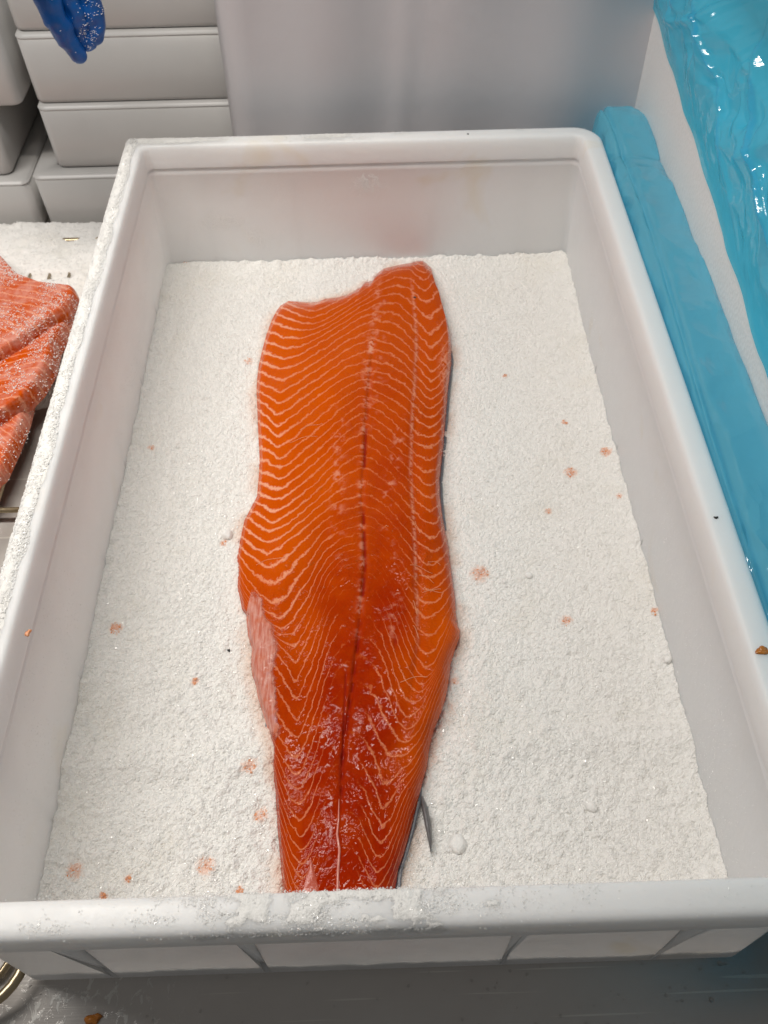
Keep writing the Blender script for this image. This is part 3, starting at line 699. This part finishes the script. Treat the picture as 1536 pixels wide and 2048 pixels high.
# ------------------------------------------------------------------ salt crust on the rim
def rim_salt(pts_fn, n, mask, szr, name):
    P = pts_fn(n); keep = RNG.random(len(P)) < mask(P); P = P[keep]
    sz = RNG.uniform(szr[0], szr[1], len(P))
    return P, sz
def left_rim(n):
    y = RNG.uniform(0.02, L - 0.004, n); i = RNG.uniform(-0.0012, R * 0.72, n) * (0.85 + 0.3 * noise(y * 60, y * 0, 5))
    prof_i = [-0.0012, 0.0003, 0.0015, 0.0042, 0.008, 0.0134, 0.0156]; prof_z = [0.134, 0.1372, 0.1402, 0.1420, 0.1424, 0.1418, 0.1408]
    z = np.interp(i, prof_i, prof_z) + RNG.uniform(0, 0.0009, n) * (0.3 + noise(y * 140, i * 140, 9))
    return np.stack([-HW + i, y, z], -1)
def back_rim(n):
    x = RNG.uniform(-HW + 0.01, HW - 0.01, n); i = RNG.uniform(-0.0005, R * 0.9, n)
    z = np.interp(i, [0, 0.0015, 0.0042, 0.008, 0.0134, 0.0156], [0.1372, 0.1402, 0.1420, 0.1424, 0.1418, 0.1408]) + RNG.uniform(0, 0.0006, n)
    return np.stack([x, L - i, z], -1)
def front_rim(n):
    x = RNG.uniform(-HW, HW, n); i = RNG.uniform(0.0, R + 0.001, n)
    z = np.interp(i, [0, 0.0015, 0.0042, 0.008, 0.0134, 0.0156], [0.1372, 0.1402, 0.1420, 0.1424, 0.1418, 0.1408]) + RNG.uniform(0, 0.0007, n)
    return np.stack([x, i, z], -1)
PL, ZL = rim_salt(left_rim, 26000, lambda P: 0.45 + 0.55 * sstep(0.35, 0.6, noise(P[:, 1] * 45, P[:, 0] * 300, 2)), (0.00035, 0.00085), 'l')
PB, ZB = rim_salt(back_rim, 9000, lambda P: np.clip(0.9 * sstep(-0.10, -0.19, P[:, 0]) + 0.35 * sstep(0.62, 0.75, noise(P[:, 0] * 60, P[:, 1] * 150, 3)) + 0.9 * np.exp(-((P[:, 0] + 0.028) / 0.022) ** 2), 0.01, 1), (0.0003, 0.0006), 'b')
PF, ZF = rim_salt(front_rim, 20000, lambda P: np.clip(1.0 * np.exp(-((P[:, 0] + 0.02) / 0.055) ** 2) * sstep(0.38, 0.62, fbm(P[:, 0] * 110, P[:, 1] * 130, 4, 2)) + 0.5 * sstep(0.60, 0.74, fbm(P[:, 0] * 70, P[:, 1] * 150, 14, 2)) * sstep(0.2, -0.05, P[:, 0]), 0.006, 1), (0.0002, 0.00048), 'f')
# crust clinging to the inside faces
n = 9000
wy = RNG.uniform(0.03, L - 0.02, n); wz = RNG.uniform(0.04, 0.112, n); side = RNG.random(n) < 0.7
wx = np.where(side, -1, 1) * (HW - np.interp(wz, [0.030, 0.080, 0.1105], [INS, INS + 0.002, INS + 0.003]) - 0.0001)
k = RNG.random(n) < sstep(0.42, 0.62, fbm(wy * 26, wz * 26, 8, 3))
PWs = np.stack([wx, wy, wz], -1)[k]; ZWs = RNG.uniform(0.0002, 0.00048, len(PWs))
n = 15000
t_ = RNG.random(n); wz = BED - 0.001 + RNG.exponential(0.007, n); wz = np.where(RNG.random(n) < 0.2, RNG.uniform(0.03, 0.11, n), wz)
wi = np.interp(wz, [0.026, 0.080, 0.1145], [INS, INS + 0.0022, INS + 0.0034]) - 0.0001 - INS
wl = RNG.choice(3, n, p=(0.42, 0.40, 0.18))
ex = np.where(wl == 0, -HW + INS + wi, np.where(wl == 1, HW - INS - wi, -HW + INS + t_ * 2 * (HW - INS)))
ey = np.where(wl == 2, L - INS - wi, INS + t_ * (L - 2 * INS))
k = wz < 0.113
PWs = np.concatenate([PWs, np.stack([ex, ey, wz], -1)[k]]); ZWs = np.concatenate([ZWs, RNG.uniform(0.00018, 0.0004, k.sum())])
# frosty patch on the back wall near the left corner
n = 3500
bx = RNG.normal(-0.135, 0.030, n); bz = 0.085 - (bx + 0.165) * 0.55 + RNG.normal(0, 0.010, n)
k = (bx > -0.183) & (bz < 0.11) & (bz > 0.03) & (RNG.random(n) < sstep(0.42, 0.62, fbm(bx * 60, bz * 90, 19, 3)))
n2 = 1500
b2 = RNG.normal(0.0045, 0.007, n2); c2 = 0.101 + RNG.normal(0, 0.006, n2); k2 = (c2 < 0.113) & (RNG.random(n2) < sstep(0.40, 0.62, fbm(b2 * 200, c2 * 200, 23, 3)))
bx, bz, k = np.concatenate([bx, b2]), np.concatenate([bz, c2]), np.concatenate([k, k2])
PK = np.stack([bx, L - INS - 0.0001 - np.interp(bz, [0.026, 0.080, 0.1145], [0, 0.0022, 0.0034]), bz], -1)[k]; ZK = RNG.uniform(0.0002, 0.0004, len(PK))
g = grains('rim_salt', np.concatenate([PL, PB, PF, PWs, PK]), np.concatenate([ZL, ZB, ZF, ZWs, ZK]), MG)
tag(g, 'salt crystals crusted along the tray rim and clinging to its walls', 'salt', kind='stuff')
def crust(name, y0, y1, prof_i, prof_z, hfun, place, lab):
    ny_, ni = int((y1 - y0) / 0.0007), 34
    t = np.linspace(0, 1, ni); pi_ = np.array(prof_i); pz_ = np.array(prof_z)
    sl = np.concatenate([[0], np.cumsum(np.hypot(np.diff(pi_), np.diff(pz_)))]); sl /= sl[-1]
    ii, zz = np.interp(t, sl, pi_), np.interp(t, sl, pz_)
    di, dz = np.gradient(ii), np.gradient(zz); nl = np.hypot(di, dz); ni_, nz_ = -dz / nl, di / nl
    A, I = np.meshgrid(np.linspace(y0, y1, ny_), np.arange(ni), indexing='ij')
    h = hfun(A, ii[I], t[I])
    P = place(A, ii[I] + ni_[I] * h, zz[I] + nz_[I] * h)
    o = grid_obj(name, P, MS, None); tag(o, lab, 'salt', kind='stuff'); return o
pr_i = [-0.0002, -0.0002, 0.0003, 0.0015, 0.0042, 0.008, 0.0125, 0.0150, 0.0158]; pr_z = [0.1255, 0.132, 0.1372, 0.1402, 0.1420, 0.1424, 0.1420, 0.1413, 0.1402]
def h_left(a, i, t):
    m = sstep(0.92, 0.66, t + 0.30 * (fbm(a * 60, t * 5, 700, 3) - 0.5)) * sstep(0.02, 0.2, t)
    return -0.0006 + m * (0.0008 + 0.0007 * fbm(a * 260, t * 14, 705, 3) + 0.0005 * (RNG.random(a.shape) - 0.5) + 0.0008 * (noise(a * 500, t * 40, 707) - 0.5))
crust('rim_crust', 0.004, L - 0.012, pr_i, pr_z, h_left, lambda a, i, z: np.stack([-HW + i, a, z], -1), 'thick white salt crust along the left rim of the tray')
def h_back(a, i, t):
    m = sstep(-0.10, -0.15, a) * sstep(0.98, 0.7, t) + 0.9 * np.exp(-((a + 0.03) / 0.028) ** 2) * sstep(0.9, 0.6, t + 0.3 * (fbm(a * 80, t * 5, 712, 2) - 0.5))
    return -0.0006 + np.clip(m, 0, 1) * sstep(0.02, 0.2, t) * (0.0006 + 0.0010 * fbm(a * 130, t * 9, 715, 3) + 0.0005 * (RNG.random(a.shape) - 0.5) + 0.0007 * (noise(a * 500, t * 40, 717) - 0.5))
crust('rim_crust', -HW + 0.012, HW - 0.014, pr_i, pr_z, h_back, lambda a, i, z: np.stack([a, L - i, z], -1), 'salt crust on the back rim, thickest at the left corner')
def h_front(a, i, t):
    m = np.clip(1.15 * np.exp(-((a + 0.02) / 0.07) ** 2) + 0.35 * sstep(0.2, -0.1, a), 0, 1.2) * fbm(a * 95, t * 4, 722, 3) * sstep(0.10, 0.4, t)
    return -0.0006 + sstep(0.36, 0.62, m) * (0.0007 + 0.0006 * fbm(a * 300, t * 14, 725, 2) + 0.0004 * (RNG.random(a.shape) - 0.5) + 0.0006 * (noise(a * 500, t * 40, 727) - 0.5))
crust('rim_crust', -HW + 0.004, HW - 0.014, pr_i, pr_z, h_front, lambda a, i, z: np.stack([a, i, z], -1), 'clumps of salt along the front rim of the tray')
# small marks on the tray
def speck(name, p, r, mat, lab, cat, sq=(1, 1, 1)):
    o = link(name, blob_mesh(name, r, int(p[0] * 1e4), sq, 0.75, 3), mat); o.location = p
    tag(o, lab, cat); return o
speck('black_speck', at(1432, 1035, 2, 0.1423), 0.0010, MBLACK, 'black speck on the right tray rim', 'speck', (1.2, 0.8, 0.5))
speck('black_speck', at(936, 268, 2, 0.1422), 0.0009, MBLACK, 'black speck on the back tray rim', 'speck', (1, 1, 0.5))
speck('black_speck', z_on_fish(830, 596, 0.0002), 0.0010, MBLACK, 'black speck on the upper right of the large fillet', 'speck', (1.3, 1, 0.5))
speck('black_speck', ground_pt(458, 1301, BED), 0.0009, MBLACK, 'dark speck in the salt left of the belly membrane', 'speck')
speck('fish_crumb', at(1363, 936, 0, HW - INS - 0.003), 0.0022, MAMBER, 'brownish orange flake stuck on the inside of the right tray wall', 'fish crumb', (0.4, 0.8, 1.5))
speck('fish_crumb', at(1526, 1302, 2, 0.1424), 0.0024, MAMBER, 'brown crumb on top of the right tray rim', 'fish crumb', (1.2, 0.8, 0.4))
speck('fish_crumb', at(56, 1266, 2, 0.141), 0.0016, MCRUMB, 'orange crumb on the left tray rim', 'fish crumb', (0.8, 1.2, 0.5))
speck('fish_crumb', at(186, 2038, 2, 0.0010), 0.0034, MAMBER, 'wet amber crumb on the steel table in front of the tray', 'fish crumb', (1.25, 0.8, 0.36))
# ------------------------------------------------------------------ droplets on the table
n = 260
dx = RNG.uniform(-0.20, 0.24, n); dy = RNG.uniform(-0.05, 0.012, n)
k = RNG.random(n) < np.where(dx > 0.05, 0.85, 0.3); dx, dy = dx[k], dy[k]
bmv, bmf = [], []
bm = bmesh.new(); bmesh.ops.create_icosphere(bm, subdivisions=2, radius=1)
sv = np.array([v.co[:] for v in bm.verts]); sf = np.array([[v.index for v in f.verts] for f in bm.faces]); bm.free()
dr_ = RNG.uniform(0.0003, 0.0009, len(dx)); dr_[RNG.random(len(dx)) < 0.06] *= 1.8
Vd = sv[None] * dr_[:, None, None] * np.array([1, 1, 0.6]) + np.stack([dx, dy, dr_ * 0.25], -1)[:, None]
Fd = (sf[None] + len(sv) * np.arange(len(dx))[:, None, None]).reshape(-1, 3)
o = link('water_drops', raw_mesh('water_drops', Vd.reshape(-1, 3), Fd), MWATER)
tag(o, 'tiny water drops beaded on the steel table in front of the tray', 'water drops', kind='stuff')

# ------------------------------------------------------------------ wire rack with salted fillets at left
rack = empty('wire_rack', (-0.40, 0.33, 0))
tag(rack, 'brass toned wire rack with rounded corners on the table left of the tray', 'wire rack')
RX0, RX1, RY0, RY1, RZ = -0.62, -0.1905, -0.004, 0.665, 0.016
loop = [(x, y, z) for x, y, z in rr_loop(RX0, RX1, RY0, RY1, 0.026, RZ, 8)]
def dense(lp, k=3):
    out = []
    for a, b in zip(lp, lp[1:] + lp[:1]):
        m = max(1, int(np.linalg.norm(np.subtract(a, b)) / 0.03))
        for t in range(m): out.append(tuple(np.array(a) + (np.array(b) - np.array(a)) * t / m))
    return out
tube('frame_wire', dense(loop), 0.0030, MWIRE, rack, 10, True)
tube('frame_wire', dense([(x, y, 0.0045) for x, y, z in rr_loop(RX0 + 0.012, RX1 - 0.012, RY0 + 0.012, RY1 - 0.012, 0.02, 0, 8)]), 0.0022, MWIRE, rack, 8, True)
for x in np.arange(RX1 - 0.017, RX0, -0.0185):
    tube('wire', [(x, RY0, RZ), (x, (RY0 + RY1) / 2, RZ), (x, RY1, RZ)], 0.0014, MWIRE, rack, 6)
for y in (0.10, 0.33, 0.56):
    tube('cross_wire', [(RX0, y, RZ - 0.004), (RX1, y, RZ - 0.004)], 0.0022, MWIRE, rack, 8)
for x, y in ((RX0 + 0.03, 0.05), (RX1 - 0.012, 0.05), (RX0 + 0.03, 0.60), (RX1 - 0.012, 0.60)):
    tube('leg', [(x, y, 0.0), (x, y, RZ)], 0.0025, MWIRE, rack, 8)
# salt heaped on and under the rack
sx_ = np.linspace(-0.62, -0.1885, 300); sy_ = np.linspace(0.19, 0.702, 360)
SX, SY = np.meshgrid(sx_, sy_)
def side_height(x, y):
    z = 0.020 * sstep(0.42, 0.58, y + 0.10 * (fbm(x * 20, y * 14, 205, 3) - 0.5)) + 0.006 * (fbm(x * 28, y * 28, 201, 3) - 0.5) + 0.004 * (fbm(x * 110, y * 110, 202, 3) - 0.5)
    z = z - 0.0075 * np.exp(-((y - 0.607 - 0.003 * noise(x * 90, y * 0, 4)) / 0.0045) ** 2) * sstep(0.35, 0.65, noise(x * 70, y * 0 + 2, 6))
    z = z - 0.012 * sstep(-0.245, -0.215, x) * sstep(0.60, 0.46, y)
    return z * sstep(0.705, 0.690, y) - 0.0035 * (1 - sstep(0.42, 0.56, y))
SZ = side_height(SX, SY) + 0.0010 * (RNG.random(SX.shape) - 0.5)
o = grid_obj('rack_salt', np.stack([SX, SY, SZ], -1), MS)
tag(o, 'white salt heaped over the wire rack left of the tray', 'salt', kind='stuff')
n = 16000
gx = RNG.uniform(-0.42, -0.19, n); gy = RNG.uniform(0.2, 0.70, n); gs = RNG.uniform(0.0004, 0.0010, n)
kz = side_height(gx, gy); k = kz > 0.002
g = grains('rack_crystals', np.stack([gx, gy, kz + gs * 0.4], -1)[k], gs[k], MG)
tag(g, 'loose crystals on the salt over the wire rack', 'salt', kind='stuff')

MF2 = mat_flesh('frosted_salmon_flesh', 0.4)
def side_fillet(label, left, right, z0, th, slope, period, seed, salt_amt):
    """left/right: (x,y) world outline from back to front"""
    nu, nv = 70, 150
    u = np.linspace(0, 1, nu); u = 0.5 - 0.5 * np.cos(np.pi * u); v = np.linspace(0, 1, nv)
    l = resample(left, nv, None); r = resample(right, nv, None)
    U2, V2 = np.meshgrid(u, v)
    XY = l[:, None] * (1 - U2[..., None]) + r[:, None] * U2[..., None]
    x, y = XY[..., 0], XY[..., 1]
    wd = np.linalg.norm(r - l, axis=1)[:, None]
    e = np.minimum(np.minimum(U2, 1 - U2) * wd, np.minimum(V2, 1 - V2) * 0.3)
    z = z0 + th * np.sqrt(np.clip(1 - (1 - np.clip(e / 0.006, 0, 1)) ** 2, 0, 1)) + 0.003 * (fbm(x * 30, y * 30, seed, 2) - 0.5) * sstep(0, 0.01, e)
    d = r[:, 0][:, None] - x
    ph = (y + slope * x + 0.012 * np.exp(-d / 0.03)) / period + 0.35 * fbm(x * 25, y * 25, seed + 5, 2)
    t = empty('salted_fillet', (float(x.mean()), float(y.mean()), z0))
    tag(t, label, 'fish fillet', 'salted fillets on the wire rack')
    P = np.stack([x, y, z], -1)
    grid_obj('flesh', P, MF2, t, dict(phase=ph, lw=0.62 + 0 * x, red=0.30 + 0 * x, pale=0 * x, slit=0 * x, gloss=0 * x), flip=True)
    # salt scattered on it
    nn = int(9000 * salt_amt)
    i = RNG.integers(0, nu * nv, nn); pts = P.reshape(-1, 3)[i] + RNG.normal(0, 0.0012, (nn, 3)) * np.array([1, 1, 0])
    m = sstep(0.36, 0.60, fbm(pts[:, 0] * 55, pts[:, 1] * 55, seed + 9, 3)) * sstep(0.24, 0.50, pts[:, 1]) + 0.04
    kk = RNG.random(nn) < m
    pts = pts[kk]; sz = RNG.uniform(0.00025, 0.00065, len(pts))
    g = grains('salt_dusting', pts + np.array([0, 0, 0.0003]), sz, MG2, t); g['kind'] = 'stuff'
    return t
W2 = lambda L_, z: [tuple(at(x, y, 2, z)[:2]) for x, y in L_]
zb = 0.020
side_fillet('lowest salted salmon fillet, its front end peeking out under the others on the rack',
            [(-0.40, 0.46), (-0.40, 0.32)], W2([(70, 750), (50, 830), (28, 885), (5, 935), (-40, 990)], zb + 0.010), zb - 0.004, 0.014, 0.5, 0.0068, 301, 0.5)
side_fillet('middle salted salmon fillet with bold pale stripes at the rack edge',
            [(-0.42, 0.60), (-0.42, 0.30)], W2([(150, 590), (138, 640), (112, 680), (104, 720), (78, 765), (52, 792), (10, 822), (-60, 860)], zb + 0.020), zb + 0.004, 0.018, -0.45, 0.0070, 307, 1.2)
side_fillet('topmost salted salmon fillet with a pointed corner beside the tray rim',
            [(-0.42, 0.64), (-0.42, 0.43)], W2([(-30, 480), (10, 515), (40, 548), (90, 566), (150, 572), (154, 584), (130, 620), (90, 645), (40, 680), (-20, 715)], zb + 0.030), zb + 0.018, 0.014, 0.25, 0.0085, 315, 1.4)

# ------------------------------------------------------------------ crates behind
def crate(label, x0, x1, y0, y1, z0, z1, rimh=0.005, lip=0.0012, rr=0.008):
    t = empty('plastic_crate', ((x0 + x1) / 2, (y0 + y1) / 2, z0))
    tag(t, label, 'crate', 'white plastic crates stacked behind the tray')
    def rg(i, z, r): return rr_loop(x0 + i, x1 - i, y0 + i, y1 - i, max(r, 0.0025), z, 6)
    loft('body', [rg(lip + 0.0022, z0 + 0.0002, rr), rg(lip + 0.0006, z0 + 0.0014, rr), rg(lip, z0 + 0.004, rr), rg(lip - 0.0008, z1 - rimh, rr),
                  rg(lip + 0.004, z1 - rimh + 0.001, rr), rg(lip + 0.005, z0 + 0.012, rr - 0.004), rg(lip + 0.02, z0 + 0.008, 0.004)], MCRATE, t, True, True)
    loft('rim', [rg(lip + 0.0045, z1 - rimh + 0.0005, rr), rg(0.0008, z1 - rimh, rr), rg(0, z1 - rimh + 0.002, rr), rg(0, z1 - 0.003, rr), rg(0.001, z1 - 0.0012, rr), rg(0.003, z1 - 0.0002, rr),
                 rg(0.020, z1 - 0.0002, rr - 0.003), rg(0.0215, z1 - 0.002, rr - 0.004), rg(0.0215, z1 - rimh + 0.0005, rr - 0.004), rg(lip + 0.0045, z1 - rimh + 0.0005, rr - 0.002)], MCRATE, t)
    return t
CR = [
 ('bottom crate of the right hand stack, its pale rim jutting out at the table', -0.325, -0.02, 0.708, 1.00, 0.0, 0.060),
 ('second crate from the bottom in the right hand stack of crates', -0.303, 0.00, 0.7200, 1.02, 0.0600, 0.1225),
 ('third crate from the bottom in the right hand stack, behind the blue gloved fingers', -0.3035, 0.00, 0.7235, 1.02, 0.1225, 0.1850),
 ('top crate in view of the right hand stack, cut by the picture edge', -0.3032, 0.00, 0.7268, 1.02, 0.1850, 0.2480),
 ('bottom crate of the left hand stack, standing on the table', -0.66, -0.3295, 0.706, 1.00, 0.0, 0.056),
 ('middle crate of the left hand stack, set back from its neighbour with a gap', -0.68, -0.345, 0.716, 1.01, 0.056, 0.1215),
 ('upper crate of the left hand stack, its corner close to the gloved fingers', -0.64, -0.3145, 0.722, 1.01, 0.1215, 0.2100),
]
for lab, x0, x1, y0, y1, z0, z1 in CR: crate(lab, x0, x1, y0, y1, z0, z1)

# ------------------------------------------------------------------ hanging sheet
hx = np.linspace(-0.1165, 0.62, 150); hz = np.linspace(0.0, 0.62, 60)
HX, HZ = np.meshgrid(hx, hz)
fold = 0.010 * np.sin((HX + 0.06 * (HZ - 0.1)) * 26 + 0.6) + 0.006 * np.sin((HX - 0.08 * HZ) * 61 + 1.0) + 0.010 * (fbm(HX * 14, HZ * 2.4, 410, 3) - 0.5)
fold = fold - 0.006 * np.exp(-((HX - 0.035 - 0.05 * (HZ - 0.15)) / 0.010) ** 2)
curl = np.clip((-0.095 - HX) / 0.0215, 0, 1)
HY = 0.664 + 0.55 * fold * (0.5 + HZ) + 0.016 * curl ** 2
HX2 = HX + 0.013 * (HZ - 0.12) * (HX < 0)
SHT = grid_obj('plastic_sheet', np.stack([HX2, HY, HZ + 0.001], -1), MSHEET)
tag(SHT, 'greyish white plastic sheet hanging in soft vertical folds behind the tray', 'plastic sheet')
sol = SHT.modifiers.new('thickness', 'SOLIDIFY'); sol.thickness = 0.0012; sol.offset = 1

# ------------------------------------------------------------------ foam box with blue liner
foam = empty('foam_box', (0.40, 0.38, 0))
tag(foam, 'white foam box standing right of the tray under blue plastic film', 'foam box')
FX = 0.2405
loft('wall', [rr_loop(FX + 0.001, 0.64, -0.02, 0.6705, 0.003, 0.0008, 3), rr_loop(FX, 0.641, -0.021, 0.671, 0.003, 0.003, 3), rr_loop(FX, 0.641, -0.021, 0.671, 0.003, 0.262, 3), rr_loop(FX + 0.002, 0.639, -0.019, 0.669, 0.003, 0.264, 3),
              rr_loop(FX + 0.024, 0.617, 0.003, 0.647, 0.003, 0.264, 3), rr_loop(FX + 0.025, 0.616, 0.004, 0.646, 0.003, 0.262, 3), rr_loop(FX + 0.026, 0.615, 0.005, 0.645, 0.003, 0.03, 3)], MFOAM, foam, True, True)
# liner: hem on the outside, up the wall, over the top and puffed inwards
ly = np.linspace(-0.02, 0.70, 420); lt = np.linspace(0, 1, 230)
LY, LT = np.meshgrid(ly, lt)
hem = np.interp(LY, [-0.02, 0.10, 0.2972, 0.4452, 0.5832, 0.6706, 0.70], [0.112, 0.130, 0.1597, 0.1834, 0.2026, 0.2174, 0.222]) + 0.0012 * np.sin(LY * 90) + 0.0014 * (noise(LY * 70, LY * 0, 300) - 0.5)
# path: outside vertical run then over the top
up = np.clip(LT / 0.45, 0, 1); over = np.clip((LT - 0.45) / 0.55, 0, 1)
LZ = hem + (0.2665 - hem) * up + 0.050 * np.sin(np.pi * np.clip(over * 1.1, 0, 1)) * (0.5 + fbm(LY * 9, over * 3, 320, 2)) - 0.02 * over
LXw = FX - 0.0022 + 0.30 * over ** 1.15
ridge = 1 - np.abs(2 * fbm(LY * 11 + over * 2.0, LT * 3.2 + LY * 3, 330, 3) - 1)
ridge2 = 1 - np.abs(2 * fbm(LY * 26 - LT * 4, LT * 5 + LY * 12, 350, 2) - 1)
amp = sstep(0.0, 0.35, LT)
ridge3 = 1 - np.abs(2 * fbm(LY * 55 + LT * 9, LT * 7 - LY * 20, 370, 2) - 1)
push = amp * (0.020 * (ridge - 0.75) + 0.010 * (ridge2 - 0.7) + 0.003 * (ridge3 - 0.7)) + 0.006 * amp
crease = np.exp(-((LY - (0.30 + 0.55 * (LT - 0.2))) / 0.007) ** 2) + 0.8 * np.exp(-((LY - (0.44 + 0.40 * (LT - 0.2))) / 0.005) ** 2) + 0.7 * np.exp(-((LY - (0.60 - 0.30 * (LT - 0.2))) / 0.006) ** 2)
push = push + 0.006 * crease * amp
LXw = np.minimum(LXw, FX + 0.34) - np.maximum(push, -0.0005) * (1 - over)
LZ = LZ + push * over * 1.2 + np.maximum(push, 0) * 0.2
film = grid_obj('blue_liner', np.stack([LXw, LY, LZ], -1), MFILM, None, flip=True)
tag(film, 'shiny blue plastic liner draped over the top of the white foam box', 'plastic liner')

# blue air pocket of film lying in the gap between tray and foam box
ry = np.linspace(-0.02, 0.672, 340); ra = np.linspace(0, 2 * math.pi, 97)[:-1]
RYg, RA = np.meshgrid(ry, ra, indexing='ij')
cz = np.interp(RYg, [-0.02, 0.2, 0.45, 0.56, 0.60, 0.67], [0.092, 0.100, 0.104, 0.104, 0.106, 0.108])
rz = np.interp(RYg, [-0.02, 0.27, 0.38, 0.55, 0.575, 0.62, 0.672], [0.040, 0.041, 0.042, 0.042, 0.041, 0.045, 0.045]) * np.sqrt(np.clip(1 - np.clip((RYg - 0.60) / 0.0725, 0, 1) ** 3, 0.02, 1))
rx = np.where(np.cos(RA) > 0, 0.028, 0.0186) * np.sqrt(np.clip(1 - np.clip((RYg - 0.62) / 0.0525, 0, 1) ** 2, 0.02, 1))
cxp = 0.2195 - 0.002 * sstep(0.55, 0.66, RYg)
wr = 1 - np.abs(2 * fbm(RYg * 16, RA * 0.9, 500, 3) - 1)
pinch = np.exp(-((RYg - 0.574 + 0.010 * np.cos(RA)) / 0.006) ** 2)
groove = np.exp(-((RA - 2.05 - 0.25 * np.sin(RYg * 9)) / 0.10) ** 2)
sc = 1 + 0.07 * (wr - 0.7) - 0.05 * pinch - 0.10 * groove + 0.03 * (fbm(RYg * 40, RA * 2, 520, 2) - 0.5) + 0.05 * (0.6 - np.abs(2 * fbm(RYg * 34 + RA * 2.2, RA * 1.6 - RYg * 12, 540, 2) - 1)) * sstep(0.45, 0.62, noise(RYg * 7, RA, 545))
RXv = cxp + rx * np.sign(np.cos(RA)) * np.abs(np.cos(RA)) ** 0.5 * sc
RZv = cz + rz * np.sign(np.sin(RA)) * np.abs(np.sin(RA)) ** 0.5 * sc
RXv = np.minimum(RXv, FX - 0.0006)
roll = grid_obj('blue_film_pocket', np.stack([RXv, RYg, RZv], -1), MROLL, None, wrap=True, flip=True)
tag(roll, 'puffed blue plastic film squeezed between the tray rim and the foam box', 'plastic film')

# ------------------------------------------------------------------ gloved hand at the top left
def hand():
    hy = 0.60
    g = lambda px, py, dy=0.0: tuple(at(px, py, 1, hy + dy))
    V = [(-0.262, hy + 0.006, 0.345)]; E = []; Rd = [0.030]
    def add(p, parent, r):
        V.append(tuple(p)); Rd.append(r); E.append((parent, len(V) - 1)); return len(V) - 1
    palm = add((-0.243, hy + 0.004, 0.310), 0, 0.030)
    wrist = add((-0.275, hy + 0.02, 0.390), 0, 0.027)
    arm = add((-0.30, hy + 0.08, 0.50), wrist, 0.034)
    add((-0.33, hy + 0.16, 0.62), arm, 0.040)
    def finger(root, pts, r0, r1):
        p = root
        for i, c in enumerate(pts): p = add(c, p, r0 + (r1 - r0) * i / (len(pts) - 1))
    finger(palm, [g(70, -60, -0.010), g(98, 10, -0.014), g(128, 68, -0.012), g(166, 124, -0.008)], 0.0120, 0.0058)       # index, longest in view
    finger(palm, [g(110, -70, 0.0), g(140, 10, -0.002), g(165, 70, 0.0), g(186, 100, 0.0)], 0.0112, 0.0070)
    finger(palm, [g(150, -80, 0.004), g(176, -10, 0.006), g(186, 50, 0.004), g(191, 92, 0.002)], 0.0112, 0.0082)
    finger(palm, [g(120, -90, 0.020), g(150, -40, 0.026), g(160, 8, 0.026), g(164, 40, 0.022)], 0.0100, 0.0068)
    finger(0, [(-0.285, hy - 0.016, 0.335), g(40, -110, -0.034), g(62, -60, -0.040), g(82, -28, -0.038)], 0.0125, 0.0085)  # thumb
    me = bpy.data.meshes.new('gloved_hand'); me.from_pydata(V, E, []); me.update()
    o = bpy.data.objects.new('gloved_hand', me); COL.objects.link(o)
    sk_ = o.modifiers.new('skin', 'SKIN'); sk_.use_smooth_shade = True
    for i, d in enumerate(me.skin_vertices[0].data): d.radius = (Rd[i], Rd[i]); d.use_root = (i == 0)
    sb = o.modifiers.new('sub', 'SUBSURF'); sb.levels = sb.render_levels = 3
    dg = bpy.context.evaluated_depsgraph_get()
    m2 = bpy.data.meshes.new_from_object(o.evaluated_get(dg))
    bpy.data.objects.remove(o)
    nv = len(m2.vertices); co = np.empty(nv * 3, np.float32); m2.vertices.foreach_get('co', co); co = co.reshape(-1, 3)
    no = np.empty(nv * 3, np.float32); m2.vertex_normals.foreach_get('vector', no); no = no.reshape(-1, 3)
    # loose rubber: cross folds and slack
    w = (1 - np.abs(2 * fbm(co[:, 0] * 60 + co[:, 2] * 22, co[:, 2] * 50 - co[:, 0] * 30, 610, 3) - 1)) - 0.7
    w2 = fbm(co[:, 0] * 130, co[:, 2] * 260, 620, 3) - 0.5
    co2 = co + no * (0.0036 * w + 0.0008 * w2)[:, None]
    m2.vertices.foreach_set('co', co2.astype(np.float32).ravel()); m2.update()
    o = link('gloved_hand', m2, MGLOVE)
    tag(o, 'hand in a blue rubber glove dusted with salt, fingers hanging down', 'gloved hand')
    # salt stuck to the glove
    pr = at(187, 45, 1, hy); d = np.abs(co2[:, 0] - (pr[0] - 0.05 * (co2[:, 2] - pr[2]))) < 0.011
    f = d & (no[:, 1] < 0.35) & (co2[:, 2] < 0.30)
    idx = np.where(f)[0]
    m = fbm(co2[idx, 0] * 150, co2[idx, 2] * 150, 630, 2); idx = idx[m > 0.47]
    idx2 = np.where((no[:, 1] < 0.2) & (co2[:, 2] < 0.30))[0]; idx2 = RNG.choice(idx2, min(60, len(idx2)), False)
    idx = np.concatenate([RNG.choice(idx, 900), idx2])
    pts = co2[idx] + no[idx] * 0.0002 + RNG.normal(0, 0.0006, (len(idx), 3))
    gsalt = grains('glove_salt', pts, RNG.uniform(0.0002, 0.0007, len(idx)), MG2)
    tag(gsalt, 'salt crystals stuck on the fingers of the blue glove', 'salt', kind='stuff')
hand()
